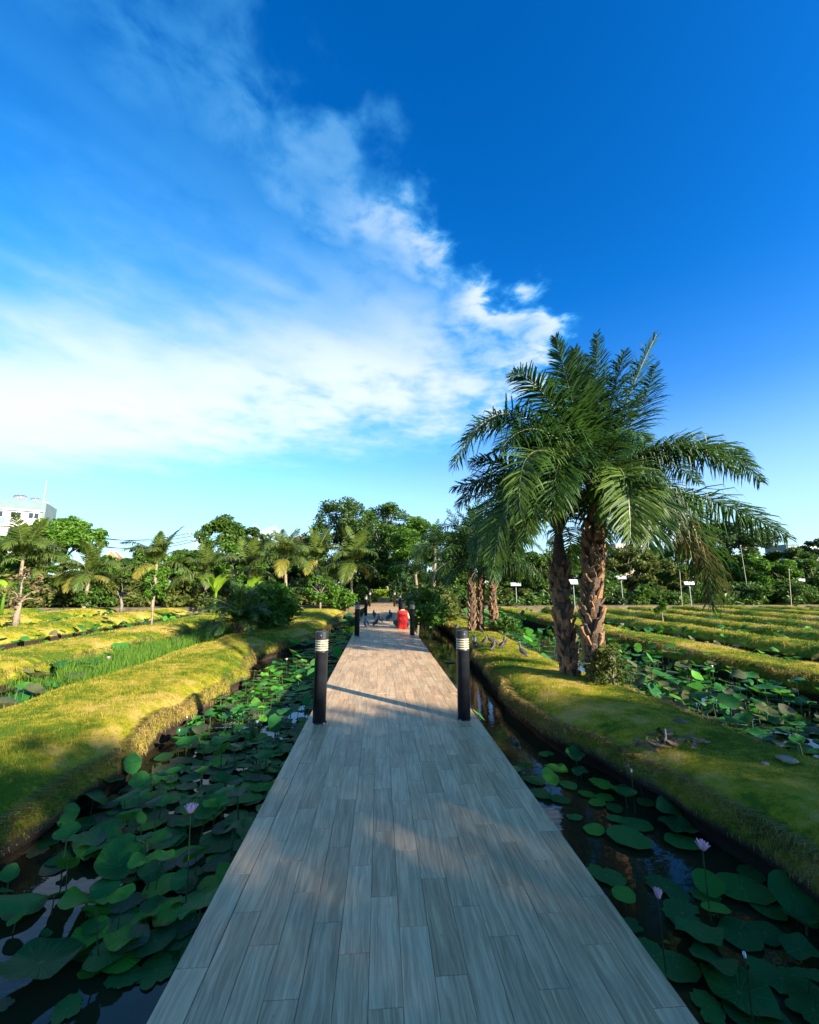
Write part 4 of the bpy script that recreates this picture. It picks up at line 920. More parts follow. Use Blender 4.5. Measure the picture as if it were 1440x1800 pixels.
# undergrowth and generic palms share a few frond meshes
def gen_frond(e0, e1, Lr, nl, L, w, droop, mats, seed, **kw):
    g = np.random.default_rng(seed); n = 18; t = np.linspace(0, 1, n); e = np.radians(e0 + (e1 - e0) * t ** 1.25)
    st = Lr / (n - 1); x = np.concatenate([[0], np.cumsum(np.cos(e[:-1]) * st)]); z = np.concatenate([[0], np.cumsum(np.sin(e[:-1]) * st)])
    y = .10 * Lr * g.uniform(-1, 1) * t ** 2
    V, F, Mi = frond_geo(np.stack([x, y, z], 1), nl, L, w, droop, .02, g=g, **kw)
    me = npmesh('frond', V, F, mi=Mi)
    for m in mats: me.materials.append(m)
    return me
def place_fronds(root, loc, lib, n, scale=1.0, seed=0, hang=0.25):
    g = random.Random(seed)
    for k in range(n):
        me = lib[0] if k < n * .28 else (lib[1] if k < n * (1 - hang) else lib[2])
        me = g.choice(me); o = link('frond', me, root); o.location = loc + Vector((0, 0, g.uniform(-.12, .06) * scale))
        o.rotation_euler = (g.uniform(-.15, .15), g.uniform(-.14, .14), k * 2.39996 + g.uniform(-.3, .3)); sc = scale * g.uniform(.85, 1.12); o.scale = (sc, sc, sc)
def lib3(mats, Lr, nl, L, w, sd, droops=(.25, .5, .8), **kw):
    return ([gen_frond(82, 48, Lr * .9, nl, L, w, droops[0], mats, sd + k, **kw) for k in range(2)],
            [gen_frond(62, -28 - 20 * k, Lr, nl, L, w, droops[1], mats, sd + 10 + k, **kw) for k in range(3)],
            [gen_frond(22, -75 - 8 * k, Lr * .95, nl, L, w, droops[2], mats, sd + 20 + k, **kw) for k in range(2)])
LIB_CL = lib3([M_PALM, M_RACHIS], 2.5, 80, .55, .024, 100, plume=.25)
LIB_CO = lib3([M_COCO, M_RACHIS], 3.0, 64, .72, .042, 200, droops=(.2, .55, .8), plume=.10)
LIB_COY = lib3([M_COCOY, M_RACHIS], 2.4, 54, .6, .042, 260, droops=(.35, .75, .9), plume=.08)
LIB_YP = lib3([M_PALM, M_RACHIS], 1.75, 60, .40, .020, 300, droops=(.2, .3, .5), plume=.25)
for (px_, py_, Y, hx, hz, lab) in [(829, 1108, 14.85, 0.05, 2.25, 'left trunk of the three palms growing together on the right bank'), (846, 1108, 15.0, .12, 2.55, 'middle trunk of the three palms growing together on the right bank'), (872, 1110, 14.75, .02, 2.35, 'right trunk of the three palms growing together on the right bank')]:
    p = gp(px_, py_, -.1); p.y = Y; p.z = bank_at('R1', p.x, p.y) - .03
    r = thing('clustered_palm', lab, 'palm tree', p, 0, 'three clustered palms')
    palm_trunk(r, [(0, 0, -.1), (hx * .2, 0, hz * .3), (hx, 0, hz * .7), (hx, 0, hz)], .15, .135, 84, .8)
    place_fronds(r, Vector((hx, 0, hz + .1)), LIB_CL, 17, 1.0, int(px_), .35)
place_fronds(palmB, crB - oB - Vector((0, 0, .1)), LIB_CL, 6, 1.1, 78, .0)
place_fronds(palmA, crA - oA - Vector((0, 0, .1)), LIB_CL, 12, 1.05, 73, .1)
# young palm on the first left bank
p = gp(420, 1113, 0.0); p.z = bank_at('L1', p.x, p.y) - .02
r = thing('young_palm', 'young bushy palm with dark fronds at the gap in the first left bank', 'palm tree', p)
palm_trunk(r, [(0, 0, -.1), (0, 0, .1), (0, 0, .25), (0, 0, .38)], .14, .12, 26, .65)
place_fronds(r, Vector((0, 0, .35)), LIB_YP, 34, .84, 5, .22)

def coconut(px_, py_, Y, top, n, lab, sc=1.0, lean=0.0, lib=LIB_CO, seed=0, trunk=.10, nuts=0, yellow=0, base_z=-.12):
    base = at(px_, py_, Y); crown = at(px_ + lean, top, Y); base.z = base_z
    r = thing('coconut_palm', lab, 'palm tree', base)
    h = crown.z - base.z; dx_ = crown.x - base.x
    P = bez((0, 0, -.1), (dx_ * .1, 0, h * .35), (dx_ * .7, .1, h * .7), (dx_, .1, h), 14); b = MB(); b.tube([tuple(q) for q in P], [trunk * 1.35] + [trunk * (1.1 - .02 * k + .06 * (k % 2)) for k in range(13)], 9); b.build('trunk', M_BARKL, r, False)
    place_fronds(r, Vector((dx_, .1, h)), lib, n, sc, seed + 1)
    for k in range(yellow):
        o = link('frond', LIB_COY[2][k % 2], r, None); o.location = (dx_, .1, h - .1); o.rotation_euler = (0, .2, -1.9 + 2.3 * k + random.uniform(-.3, .3)); o['label'] = 'yellowing lower frond'
    for k in range(nuts):
        a = k * 2.4; q = MB(); q.lathe([(.02, -.14), (.085, -.09), (.11, 0), (.08, .09), (.02, .13)], 10); o = q.build('coconut', M_COCONUT, r, True); o.location = (dx_ + .26 * math.cos(a), .1 - .28 - .12 * math.sin(a), h - .25 - .1 * (k % 3))
    return r
coconut(30, 1048, 31, 985, 15, 'coconut palm at the left frame edge in front of the white building', 1.15, 8, seed=1)
coconut(72, 1046, 33, 1000, 13, 'short coconut palm right of the leftmost one', .9, 2, seed=2)
coconut(150, 1048, 30, 1010, 12, 'coconut palm with yellowed drooping fronds on the far left', .95, 6, seed=3, yellow=3)
coconut(270, 1046, 31, 992, 14, 'coconut palm rising above the thin staked sapling', 1.1, 4, seed=4, yellow=1)
coconut(362, 1044, 32, 1008, 13, 'coconut palm behind the banana plants', .95, 0, seed=6)
coconut(438, 1044, 31, 1002, 14, 'coconut palm directly behind the young bushy palm', 1.0, 0, seed=7)
coconut(503, 1058, 27, 982, 14, 'slim coconut palm with a bare trunk right of the young bushy palm', .88, -2, seed=8, trunk=.09, yellow=1)
coconut(556, 1046, 33, 985, 14, 'coconut palm below the red roof gable', 1.05, 0, seed=9, yellow=1)
coconut(618, 1044, 32, 992, 16, 'coconut palm with yellow nuts left of the end of the boardwalk', 1.1, 0, seed=12, nuts=9, yellow=2)
coconut(762, 1050, 27, 965, 15, 'palm rising behind the person in red', 1.0, 4, lib=LIB_CL, seed=13)
coconut(735, 1052, 30, 1010, 14, 'low feathery palm behind the right boardwalk edge', 1.0, -4, lib=LIB_CL, seed=14)

# ------------------------------------------------------------------ trees and shrubs
def leaf_quads(C, size, g, flat=0.35, aspect=0.5):
    n = len(C)
    nrm = g.normal(size=(n, 3)); nrm[:, 2] = np.abs(nrm[:, 2]) + flat; nrm /= np.linalg.norm(nrm, axis=1)[:, None]
    a = np.cross(nrm, g.normal(size=(n, 3))); a /= np.linalg.norm(a, axis=1)[:, None]; b_ = np.cross(nrm, a)
    s = (size * g.uniform(.6, 1.35, n))[:, None]; fold = nrm * s * .14
    V = np.stack([C - a * s, C - b_ * s * aspect + fold, C + a * s, C + b_ * s * aspect + fold], 1).reshape(-1, 3)
    o = (np.arange(n) * 4)[:, None]; F = np.concatenate([o + [0, 1, 2], o + [0, 2, 3]], 0)
    return V, F
def crown_points(g, clumps, per, spread):
    cs = []
    for c, r in clumps:
        k = int(per * (r / spread) ** 2)
        d = g.normal(size=(k, 3)); d /= np.linalg.norm(d, axis=1)[:, None]
        rr = r * g.random(k)[:, None] ** .45; q = np.array(c) + d * rr * (1, 1, .72)
        cs.append(q)
    return np.concatenate(cs)
def tree(name, label, cat, base, h, rx, rz, kind, seed, nclump=34, leaves=9000, leaf=.16, trunk=.16, bark=None, bare=.28, shape='round', ry=None, hidden_trunk=False, group=None):
    g = np.random.default_rng(seed); rr = random.Random(seed); ry = ry or rx
    root = thing(name, label, cat, base, 0, group); top = h; zc_ = h - rz
    clumps = []; tips = []
    for k in range(nclump):
        for _ in range(30):
            v = g.uniform(-1, 1, 3)
            if np.linalg.norm(v) <= 1: break
        v = v / max(np.linalg.norm(v), .05) * np.linalg.norm(v) ** .55
        if shape == 'umbrella': v[2] = abs(v[2]) * .9 - .15 * (v[0] ** 2 + v[1] ** 2)
        elif shape == 'cone': sc = 1 - .75 * max(0, v[2]); v[0] *= sc; v[1] *= sc
        elif shape == 'tiers': v[2] = round(v[2] * 2.2) / 2.2 + g.uniform(-.08, .08)
        c = np.array((v[0] * rx, v[1] * ry, zc_ + v[2] * rz)); c[:2] += g.normal(0, .06 * rx, 2)
        c[2] = max(c[2], .12 * h)
        r = (rx + rz) / 2 * g.uniform(.17, .33)
        clumps.append((c, r)); tips.append(c)
    sp_ = np.mean([r for _, r in clumps]); per = leaves / nclump
    C = crown_points(g, clumps, per, sp_)
    V, F = leaf_quads(C, leaf, g)
    link('crown', npmesh('crown', V, F), root, M_LEAF[kind] if isinstance(kind, str) else kind)
    b = MB(); fork = max(.15, bare * h)
    b.tube([(0, 0, -.1), (rr.uniform(-.05, .05) * h * .3, 0, fork * .5), (rr.uniform(-.04, .04) * h, rr.uniform(-.03, .03) * h, fork)], [trunk * 1.25, trunk, trunk * .8], 8)
    f0 = Vector(b.v[-1]) * 0 + Vector((0, 0, fork)); f0 = sum((Vector(q) for q in b.v[-8:]), Vector()) / 8
    for k, c in enumerate(tips):
        if k % 2 and nclump > 16: continue
        e = Vector(c); m = f0.lerp(e, .5) + Vector((rr.uniform(-.1, .1) * rx, rr.uniform(-.1, .1) * rx, .05 * h))
        b.tube([f0 - Vector((0, 0, .03)), f0.lerp(m, .5) + Vector((0, 0, .02 * h)), m, e], [trunk * .45, trunk * .33, trunk * .22, trunk * .06], 5, cap=False)
    b.build('trunk', bark or M_BARK, root, True)
    return root
def bush(name, label, base, rx, h, kind, seed, leaves=2200, leaf=.10, n=14, ry=None, group=None, cat='shrub'):
    g = np.random.default_rng(seed); ry = ry or rx; root = thing(name, label, cat, base, 0, group); cl = []
    for k in range(n):
        a, q = g.uniform(0, 6.28), g.random() ** .5
        hh = h * (1 - .45 * q ** 2) * g.uniform(.45, .92)
        cl.append((np.array((math.cos(a) * q * rx * .8, math.sin(a) * q * ry * .8, hh)), h * g.uniform(.20, .36)))
    for k in range(n // 2): cl.append((np.array((g.uniform(-.8, .8) * rx, g.uniform(-.8, .8) * ry, h * .22)), h * .26))
    C = crown_points(g, cl, leaves / len(cl), np.mean([r for _, r in cl])); C = C[C[:, 2] > .01]
    V, F = leaf_quads(C, leaf, g)
    link('foliage', npmesh('foliage', V, F), root, M_LEAF[kind] if isinstance(kind, str) else kind)
    b = MB()
    for c, r in cl[:min(n, 8)]: b.tube([(c[0] * .15, c[1] * .15, -.05), (c[0] * .5, c[1] * .5, c[2] * .6), tuple(c)], [.025, .018, .006], 5, cap=False)
    b.build('stem', M_BARK, root, True)
    return root
def base_at(px_, Y, z=-.12):
    q = at(px_, 1000, Y); q.z = z; return q
def htop(py_, px_, Y, z=-.12): return at(px_, py_, Y).z - z

T = lambda lab, px_, Y, top, rpx, rz, kind, seed, **k: tree(k.pop('name', 'broadleaf_tree'), lab, 'tree', base_at(px_, Y), htop(top, px_, Y), rpx / F_PX * Y, rz, kind, seed, **k)
T('spreading bright green tree with flat layered crown below the white building', 108, 46, 912, 55, 2.5, 'bright', 21, shape='umbrella', leaves=9000, leaf=.22, nclump=44, bare=.5)
T('dark green tree at the left frame edge in front of the white building', 20, 42, 925, 52, 2.3, 'mid', 22, leaves=9000, leaf=.2)
T('tall pointed tree standing right of the power pole', 385, 50, 903, 46, 3.6, 'mid', 23, shape='cone', leaves=11000, leaf=.2, nclump=46)
T('dark rounded tree touching the right side of the tall pointed tree', 437, 52, 925, 32, 2.6, 'deep', 24, leaves=7000, leaf=.2)
T('big dark feathery tree left of the gap at the boardwalk end', 600, 47, 884, 60, 4.4, 'deep', 25, leaves=19000, leaf=.17, nclump=70, bare=.2)
T('big dark feathery tree over the end of the boardwalk', 680, 48, 888, 58, 4.5, 'mid', 26, leaves=18000, leaf=.17, nclump=66, bare=.2)
T('bright green dense tree right of the end of the boardwalk', 748, 38, 918, 58, 3.3, 'bright', 27, leaves=13000, leaf=.15, nclump=44, bare=.15)
T('green tree behind the three clustered palms', 812, 34, 925, 58, 2.9, 'mid', 28, leaves=10000, leaf=.16, bare=.15)
T('rounded green tree under the sagging power wires', 250, 44, 965, 52, 1.9, 'mid', 29, leaves=9000, leaf=.18, bare=.2)
T('small green tree left of the red roofed house', 160, 43, 985, 45, 1.7, 'olive', 30, leaves=7000, leaf=.18, bare=.2)
T('green tree in front of the red roof gable', 480, 46, 955, 48, 2.2, 'mid', 31, leaves=9000, leaf=.17, bare=.2)
T('olive green round tree behind the tall palm trunks', 1105, 38, 962, 62, 2.0, 'olive', 32, leaves=12000, leaf=.15, nclump=44, bare=.15)
T('tall flat topped tree seen through the right drooping fronds', 1265, 42, 925, 78, 2.0, 'deep', 33, shape='tiers', leaves=12000, leaf=.18, nclump=50, bare=.4)
T('mid green tree right of the drooping dead frond', 1215, 36, 988, 42, 1.6, 'olive', 34, leaves=7000, leaf=.14, bare=.15)
T('fresh green leafy tree between the two right stakes', 1335, 34, 975, 52, 2.0, 'bright', 35, leaves=12000, leaf=.15, nclump=40, bare=.12)
T('leafy tree at the right frame edge below the grey buildings', 1425, 33, 985, 46, 1.7, 'mid', 36, leaves=9000, leaf=.15, bare=.12)
T('dark tree at the right frame edge beside the far buildings', 1450, 60, 940, 26, 3.0, 'deep', 37, leaves=5000, leaf=.22)
T('green tree left of the taller palm trunk in the far thicket', 955, 40, 968, 50, 2.0, 'mid', 38, leaves=9000, leaf=.16, bare=.15)
T('dense green tree filling the gap behind the three clustered palms', 895, 42, 962, 48, 2.3, 'bright', 39, leaves=9000, leaf=.16, bare=.15)
for k, (px_, Y, top, rpx, rz, kd, lab) in enumerate([
    (65, 40, 968, 44, 1.9, 'bright', 'leafy tree filling the gap right of the leftmost coconut palm'), (205, 39, 982, 40, 1.6, 'mid', 'leafy tree right of the palm with yellowed fronds'), (300, 40, 975, 42, 1.8, 'bright', 'leafy tree between the sapling and the power pole'),
    (345, 41, 962, 40, 2.0, 'mid', 'leafy tree at the foot of the power pole'), (415, 40, 960, 42, 2.0, 'bright', 'light green tree behind the banana plants'), (530, 40, 968, 42, 1.9, 'mid', 'leafy tree right of the slim coconut palm'), (645, 42, 955, 44, 2.3, 'mid', 'leafy tree between the two big dark feathery trees'),
    (1040, 43, 955, 52, 2.2, 'mid', 'leafy tree seen between the two tall palm trunks'), (1165, 42, 965, 50, 2.0, 'bright', 'leafy tree right of the olive round tree'), (1290, 39, 978, 46, 1.7, 'mid', 'leafy tree below the flat topped tree'), (1385, 38, 968, 48, 1.9, 'mid', 'leafy tree left of the grey buildings')]):
    T(lab, px_, Y, top, rpx, rz, kd, 130 + k, leaves=9000, leaf=.16, nclump=40, bare=.1)
# small trees standing on the left strips
def strip_tree(lab, px_, py_, top, rpx, rz, kind, seed, **k):
    q = gp(px_, py_, 0); q.z = -.02
    return tree('small_tree', lab, 'tree', q, at(px_, top, q.y).z + .02, rpx / F_PX * q.y, rz, kind, seed, **k)
strip_tree('thin sapling with pale straight trunk on the second left bank', 266, 1100, 1000, 26, .55, 'bright', 41, leaves=900, leaf=.09, nclump=14, trunk=.035, bark=M_BARKL, bare=.5)
strip_tree('low crooked tree with sparse reddish leaves on the third left bank', 213, 1072, 1018, 26, .55, 'olive', 42, leaves=900, leaf=.10, nclump=14, trunk=.08, bare=.35)
strip_tree('nearly bare crooked tree on the third left bank at the left', 28, 1098, 1000, 34, .75, 'brown', 43, leaves=420, leaf=.07, nclump=18, trunk=.10, bark=M_BARKL, bare=.4)
strip_tree('small round leaved tree on the end of the first left bank', 563, 1068, 1012, 24, .8, 'bright', 44, leaves=1400, leaf=.11, nclump=16, trunk=.06, bark=M_BARKL, bare=.4)
strip_tree('tiny sapling with thin trunk right of the lush green bush', 503, 1094, 1052, 14, .25, 'olive', 45, leaves=260, leaf=.07, nclump=8, trunk=.03, bare=.4)
strip_tree('small shrubby sapling on the far right grass strip', 1165, 1090, 1055, 16, .35, 'bright', 46, leaves=500, leaf=.08, nclump=9, trunk=.03, bare=.2)
def bsh(lab, px_, Y, top, rpx, kind, seed, z=-.12, **k):
    q = base_at(px_, Y, z); return bush(k.pop('name', 'shrub'), lab, q, rpx / F_PX * Y, htop(top, px_, Y, z), kind, seed, **k)
q = gp(470, 1101, 0.); bush('lush_bush', 'lush bright green bush right behind the young bushy palm', Vector((q.x, q.y, -.06)), 1.0, 1.75, 'bright', 51, 3600, .12, 20)
q = gp(1052, 1192, -.1); bush('undergrowth_bush', 'leafy bush around the foot of the taller palm trunk', Vector((3.98, 7.05, -.16)), .38, .72, 'olive', 52, 1300, .045, 14)
q = gp(890, 1112, -.1); bush('undergrowth_bush', 'grassy tuft at the foot of the three clustered palms', Vector((4.3, 14.5, -.15)), .42, .75, 'mid', 53, 700, .07, 10)
bush('leafy_plant', 'glossy leafed shrub behind the head of the person in red', Vector((1.85, 17.6, -.3)), .85, 1.9, 'bright', 54, 1700, .12, 14)
bush('leafy_plant', 'shrub with pale leaves beside the right boardwalk edge past the person', Vector((2.6, 19.5, -.3)), 1.2, 2.1, 'olive', 55, 2600, .12, 18)
bsh('dark bush on the right of the boardwalk end', 712, 34, 1012, 26, 'deep', 56, leaves=2600, leaf=.12)
bsh('dark green shrub left of the third bollard light', 598, 29, 1028, 32, 'bright', 57, leaves=2600, leaf=.12)
bsh('dark green shrub by the left of the boardwalk end', 638, 34, 1028, 26, 'mid', 58, leaves=2400, leaf=.12)
for k, (px_, Y, top, rpx, kd, lab) in enumerate([(12, 30, 1020, 34, 'mid', 'bushy green shrub at the left frame edge'), (100, 33, 1020, 40, 'olive', 'olive shrub between the two leftmost coconut palms'), (185, 31, 1022, 34, 'mid', 'green shrub left of the low crooked tree'),
        (232, 34, 1015, 36, 'olive', 'brownish shrub behind the low crooked tree'), (318, 32, 1018, 34, 'olive', 'rounded olive shrub right of the staked sapling'), (400, 34, 1015, 32, 'deep', 'dark shrub behind the banana plants'), (530, 34, 1018, 30, 'deep', 'dark shrub behind the slim coconut palm'),
        (575, 37, 1012, 30, 'deep', 'dark shrub behind the small round leaved tree'), (800, 26, 1025, 34, 'mid', 'green shrub left of the three clustered palms'), (905, 33, 1030, 36, 'olive', 'olive shrub below the leftmost white sign'), (985, 34, 1030, 34, 'mid', 'shrub between the white signs behind the palm trunks'),
        (1070, 32, 1032, 26, 'deep', 'clipped dark shrub right of the taller palm trunk'), (1150, 34, 1030, 36, 'olive', 'shrub left of the white sign under the drooping frond'), (1255, 33, 1025, 32, 'olive', 'shrub right of the drooping dead frond'), (1290, 32, 1028, 28, 'deep', 'dark low shrub left of the tall right stake'), (1385, 31, 1020, 34, 'mid', 'green shrub behind the rightmost stake')]):
    bsh(lab, px_, Y, top, rpx, kd, 60 + k, leaves=2200, leaf=.13)
# low hedge at the end of the walk
def hedge(label, x0, x1, y0, y1, h, n, seed, mat):
    g = np.random.default_rng(seed); C = g.uniform((x0, y0, -.05), (x1, y1, h), (n, 3))
    V, F = leaf_quads(C - np.array(((x0 + x1) / 2, (y0 + y1) / 2, 0)), .07, g)
    r = thing('clipped_hedge', label, 'hedge', ((x0 + x1) / 2, (y0 + y1) / 2, 0))
    link('foliage', npmesh('foliage', V, F), r, mat)
    b = MB()
    for k in range(9): x = (x1 - x0) * (k / 8 - .5) * .9; b.tube([(x, 0, -.15), (x * 1.02, 0, h * .8)], [.02, .012], 5)
    b.build('stem', M_BARK, r)
hedge('low clipped hedge closing the far end of the boardwalk', -1.0, 1.4, 46.2, 47.0, .85, 3800, 91, M_LEAF['lime'])
# banana plants
def banana(lab, px_, py_, Y, top, n, seed):
    g = random.Random(seed); base = at(px_, py_, Y); base.z = -.05; h = at(px_, top, Y).z + .05
    r = thing('banana_plant', lab, 'banana plant', base); b = MB(); b.tube([(0, 0, -.1), (0, 0, h * .35), (.02, 0, h * .55)], [.09, .075, .05], 9); b.build('pseudostem', M_REED, r, True)
    for k in range(n):
        a = k * 2.4 + g.uniform(-.3, .3); e0 = g.uniform(55, 82); L = h * g.uniform(.55, .8); V = []; F = []; m = 9
        x = 0; z = h * .45; e = math.radians(e0)
        for i in range(m):
            t = i / (m - 1); w = .17 * h / 1.6 * math.sin(math.pi * min(1, .06 + t * .93)) ** .7 if t > .15 else .012
            for s, dz in ((-1, .45 * w), (0, 0), (1, .45 * w)): V.append((x, s * w, z + dz))
            x += math.cos(e) * L / m; z += math.sin(e) * L / m; e -= math.radians(6 + 7 * t)
        for i in range(m - 1):
            for j in range(2): q_ = i * 3 + j; F.append((q_, q_ + 1, q_ + 4, q_ + 3))
        mb = MB(); mb.add(V, F); o = mb.build('leaf', M_LEAF['lime'], r, True); o.rotation_euler = (0, 0, a)
banana('pale green banana plant left of the young bushy palm', 378, 1058, 21, 1002, 6, 3)
banana('pale green banana plant right behind the young bushy palm', 440, 1056, 22, 1008, 6, 4)
banana('banana plant at the far left frame edge', 4, 1066, 24, 1015, 5, 5)
# far thicket: one mass nobody could count
def thicket(label, x0, x1, yy, h0, n, seed, kind, cl=90):
    g = np.random.default_rng(seed); clumps = []
    for k in range(cl):
        X = g.uniform(x0, x1); Yc = yy + g.uniform(-2, 3.5); hh = h0 * (.2 + 1.25 * vnoise(X * .22 + seed, 1.0)) * g.uniform(.5, 1.15)
        for z in np.arange(.25, max(hh, .4), .8): clumps.append((np.array((X + g.normal(0, .5), Yc + g.normal(0, .5), z)), g.uniform(.5, 1.1)))
    C = crown_points(g, clumps, n / len(clumps), .9); C = C[C[:, 2] > -.1]
    V, F = leaf_quads(C, .19, g); props(link('thicket', npmesh('thicket', V, F), None, M_LEAF[kind]), label, 'thicket', kind='stuff')
thicket('continuous dark thicket closing the garden on the left', -56, -2, 42, 5.4, 58000, 5, 'deep', 150)
thicket('continuous green thicket closing the garden on the right', 2, 62, 43, 4.4, 52000, 6, 'mid', 150)
thicket('low undergrowth along the far end of the left strips', -42, -3, 32.5, 2.0, 26000, 8, 'olive', 120)
thicket('low undergrowth along the far end of the right strips', 3.5, 44, 32.5, 1.6, 22000, 9, 'mid', 110)
thicket('dark thicket beyond the hedge at the boardwalk end', -9, 9, 51, 5.5, 14000, 11, 'deep', 40)
# trees that stand behind the viewer on the right and shade the near end of the walk
for k, (x, y, h, rx) in enumerate([(6.4, -9.6, 6.9, 2.2), (9.6, -9.4, 7.5, 2.3), (13.0, -9.5, 8.3, 2.5), (16.4, -9.2, 8.2, 2.5), (19.7, -9.8, 8.5, 2.5), (23.0, -10.0, 8.2, 2.4), (4.2, -8.4, 5.8, 1.7), (11.2, -10.6, 8.0, 2.2), (14.8, -10.9, 8.6, 2.4)]):
    tree('shade_tree', ['leafy tree behind the viewer, first from the walk', 'leafy tree behind the viewer, second from the walk', 'leafy tree behind the viewer, third from the walk', 'leafy tree behind the viewer, fourth from the walk', 'leafy tree behind the viewer, fifth from the walk', 'leafy tree behind the viewer, farthest from the walk', 'small tree behind the viewer next to the walk', 'leafy tree behind the viewer set back from the row', 'tallest leafy tree behind the viewer set back from the row'][k],
         'tree', (x, y, -.12), h, rx, 2.6, 'mid', 300 + k, nclump=64, leaves=8500, leaf=.12, bare=.3)

# ------------------------------------------------------------------ buildings, poles and wires
def box_building(name, label, corner, left_dir, wl, wd, z0, z1, mats, floors, parapet=0.0, cols=6, side_cols=0, band=None):
    """corner: front right corner at ground; left_dir: unit vector of the front going left; depth goes behind it"""
    L = Vector((left_dir[0], left_dir[1], 0)).normalized(); D = Vector((L.y, -L.x, 0)); 
    if D.y < 0: D = -D
    r = thing(name, label, 'building', corner)
    M = Matrix((L, D, Vector((0, 0, 1)))).transposed()
    def bx(nm, mat, u0, u1, d0, d1, a, b_, par=r):
        c = Vector(((u0 + u1) / 2, (d0 + d1) / 2, (a + b_) / 2)); q = MB(); q.box(M @ c, (u1 - u0, d1 - d0, b_ - a), M=M); return q.build(nm, mat, par)
    bx('wall', mats[0], 0, wl, 0, wd, z0, z1)
    if parapet: bx('parapet', mats[1], -.35, wl, -.35, wd + .05, z1 - .02, z1 + parapet)
    if parapet: bx('end_wall', mats[1], -.35, -.004, -.35, wd + .05, z0, z1 - .03)
    fh = (z1 - z0) / floors
    for f in range(floors):
        zb = z0 + f * fh
        if parapet: bx('ledge', M_WHITE, -.3, wl, -.5, -.004, zb + fh - .28, zb + fh - .04)
        for c in range(cols):
            u = wl * (c + .5) / cols; w = wl / cols * .62
            fr = bx('window', M_WHITE, u - w / 2, u + w / 2, -.09, -.006, zb + fh * .44, zb + fh * .84)
            for s in (0, 1): bx('pane', M_GLASS, u - w / 2 + .08 + s * w / 2, u + s * w / 2 - .05 + (0 if s else 0), -.13, -.094, zb + fh * .47, zb + fh * .81, fr)
        if band and f in band:
            for c in band[f]: bx('spandrel', mats[1], wl * c / cols + .1, wl * (c + 2) / cols - .1, -.05, -.007, zb + .15, zb + fh * .42)
    return r, bx
corner = at(79, 882, 85); top = corner.z
ld = Vector((-.9, -.436, 0)) * 12; dd = Vector((-.436, .9, 0))
corner.z = -.1
bld, bx = box_building('apartment_block', 'white apartment block with grey green parapet at the far left', corner, ld.normalized(), 34, 8.5, 0.0, top - .1 - 1.6, (M_WALLW, M_WALLG), 5, 1.6, 13, band={4: [2, 6, 10], 3: [4, 8]})
def roof_pt(u, d): q = corner + ld.normalized() * u + dd * d; q.z = top - .12; return q
def dish(lab, px_, s):
    q = roof_pt(px_, 2.0)
    r = thing('satellite_dish', lab, 'satellite dish', q, .6); b = MB(); b.tube([(0, 0, -.3), (0, 0, .55 * s)], .05, 6); b.build('mast', M_GREYMETAL, r)
    b = MB(); b.lathe([(.02, 0), (.5 * s, .06 * s), (.95 * s, .28 * s), (.97 * s, .31 * s), (.5 * s, .10 * s), (.02, .04)], 16, cap=False); o = b.build('reflector', M_GREYMETAL, r, True); o.location = (0, 0, .55 * s); o.rotation_euler = (R(32), 0, 0)
    b = MB(); b.tube([(0, 0, .05), (0, 0, .85 * s)], .03, 5); a = b.build('feed_arm', M_GREYMETAL, o)
dish('larger satellite dish on the roof of the white apartment block', 4.2, 1.2); dish('smaller satellite dish on the roof of the white apartment block', 1.9, .9)
q = roof_pt(.9, 3.0); r = thing('roof_antenna', 'thin antenna mast on the roof of the white apartment block', 'antenna', q); b = MB(); b.tube([(0, 0, 0), (0, 0, 5.0)], [.11, .06], 6); b.build('mast', M_GREYMETAL, r); b = MB(); b.box((0, 0, .1), (.4, .4, .2)); b.build('foot', M_GREYMETAL, r)
q = roof_pt(1.0, 5.0); r = thing('rooftop_tank', 'white and red rooftop tank at the corner of the apartment block', 'tank', q); b = MB(); b.lathe([(.0, 0), (.6, 0), (.6, .6), (.5, .75), (0, .8)], 14); b.build('shell', M_WHITE, r, True); b = MB(); b.box((-1.3, 0, .3), (.9, .7, .5)); b.build('pump_box', M_REDPAINT, r)
def house(name, label, px_, Y, y_ridge, y_eave, rpx, roofm, wallm, yaw=0.3):
    c = base_at(px_, Y); ze = at(px_, y_eave, Y).z - c.z; zr = at(px_, y_ridge, Y).z - c.z; w = rpx / F_PX * Y
    r = thing(name, label, 'house', c, yaw); d = w * 1.2
    b = MB(); b.box((0, 0, ze / 2), (w * 1.7, d * 1.7, ze)); wl = b.build('wall', wallm, r)
    b = MB(); V = [(-w, -d, ze - .1), (w, -d, ze - .1), (w, d, ze - .1), (-w, d, ze - .1), (0, -d, zr), (0, d, zr), (-w, -d, ze - .3), (w, -d, ze - .3), (w, d, ze - .3), (-w, d, ze - .3)]
    b.add(V, [(0, 4, 5, 3), (1, 2, 5, 4), (6, 7, 1, 0), (7, 8, 2, 1), (8, 9, 3, 2), (9, 6, 0, 3), (9, 8, 7, 6), (0, 1, 4), (2, 3, 5)]); rf = b.build('roof', roofm, r)
    b = MB()
    for s in (-1, 1): b.tube([(s * w * 1.02, -d - .06, ze - .12), (0, -d - .06, zr + .05)], .10, 4)
    b.build('bargeboard', M_WHITE if roofm is M_ROOFO else roofm, rf)
    for s in (-1, 1):
        b = MB(); b.box((s * w * .4, -d * .85 - .03, ze * .6), (w * .4, .05, ze * .3)); wn = b.build('window', M_WHITE, r); b = MB(); b.box((s * w * .4, -d * .85 - .07, ze * .6), (w * .32, .03, ze * .24)); b.build('pane', M_GLASS, wn)
house('house', 'house with orange roof and white gable among the trees on the left', 197, 62, 969, 978, 9, M_ROOFO, M_WALLW, .2)
house('house', 'dark red tiled gable roof rising behind the coconut palms', 537, 60, 944, 957, 15, M_ROOF, M_WALLW, -.5)
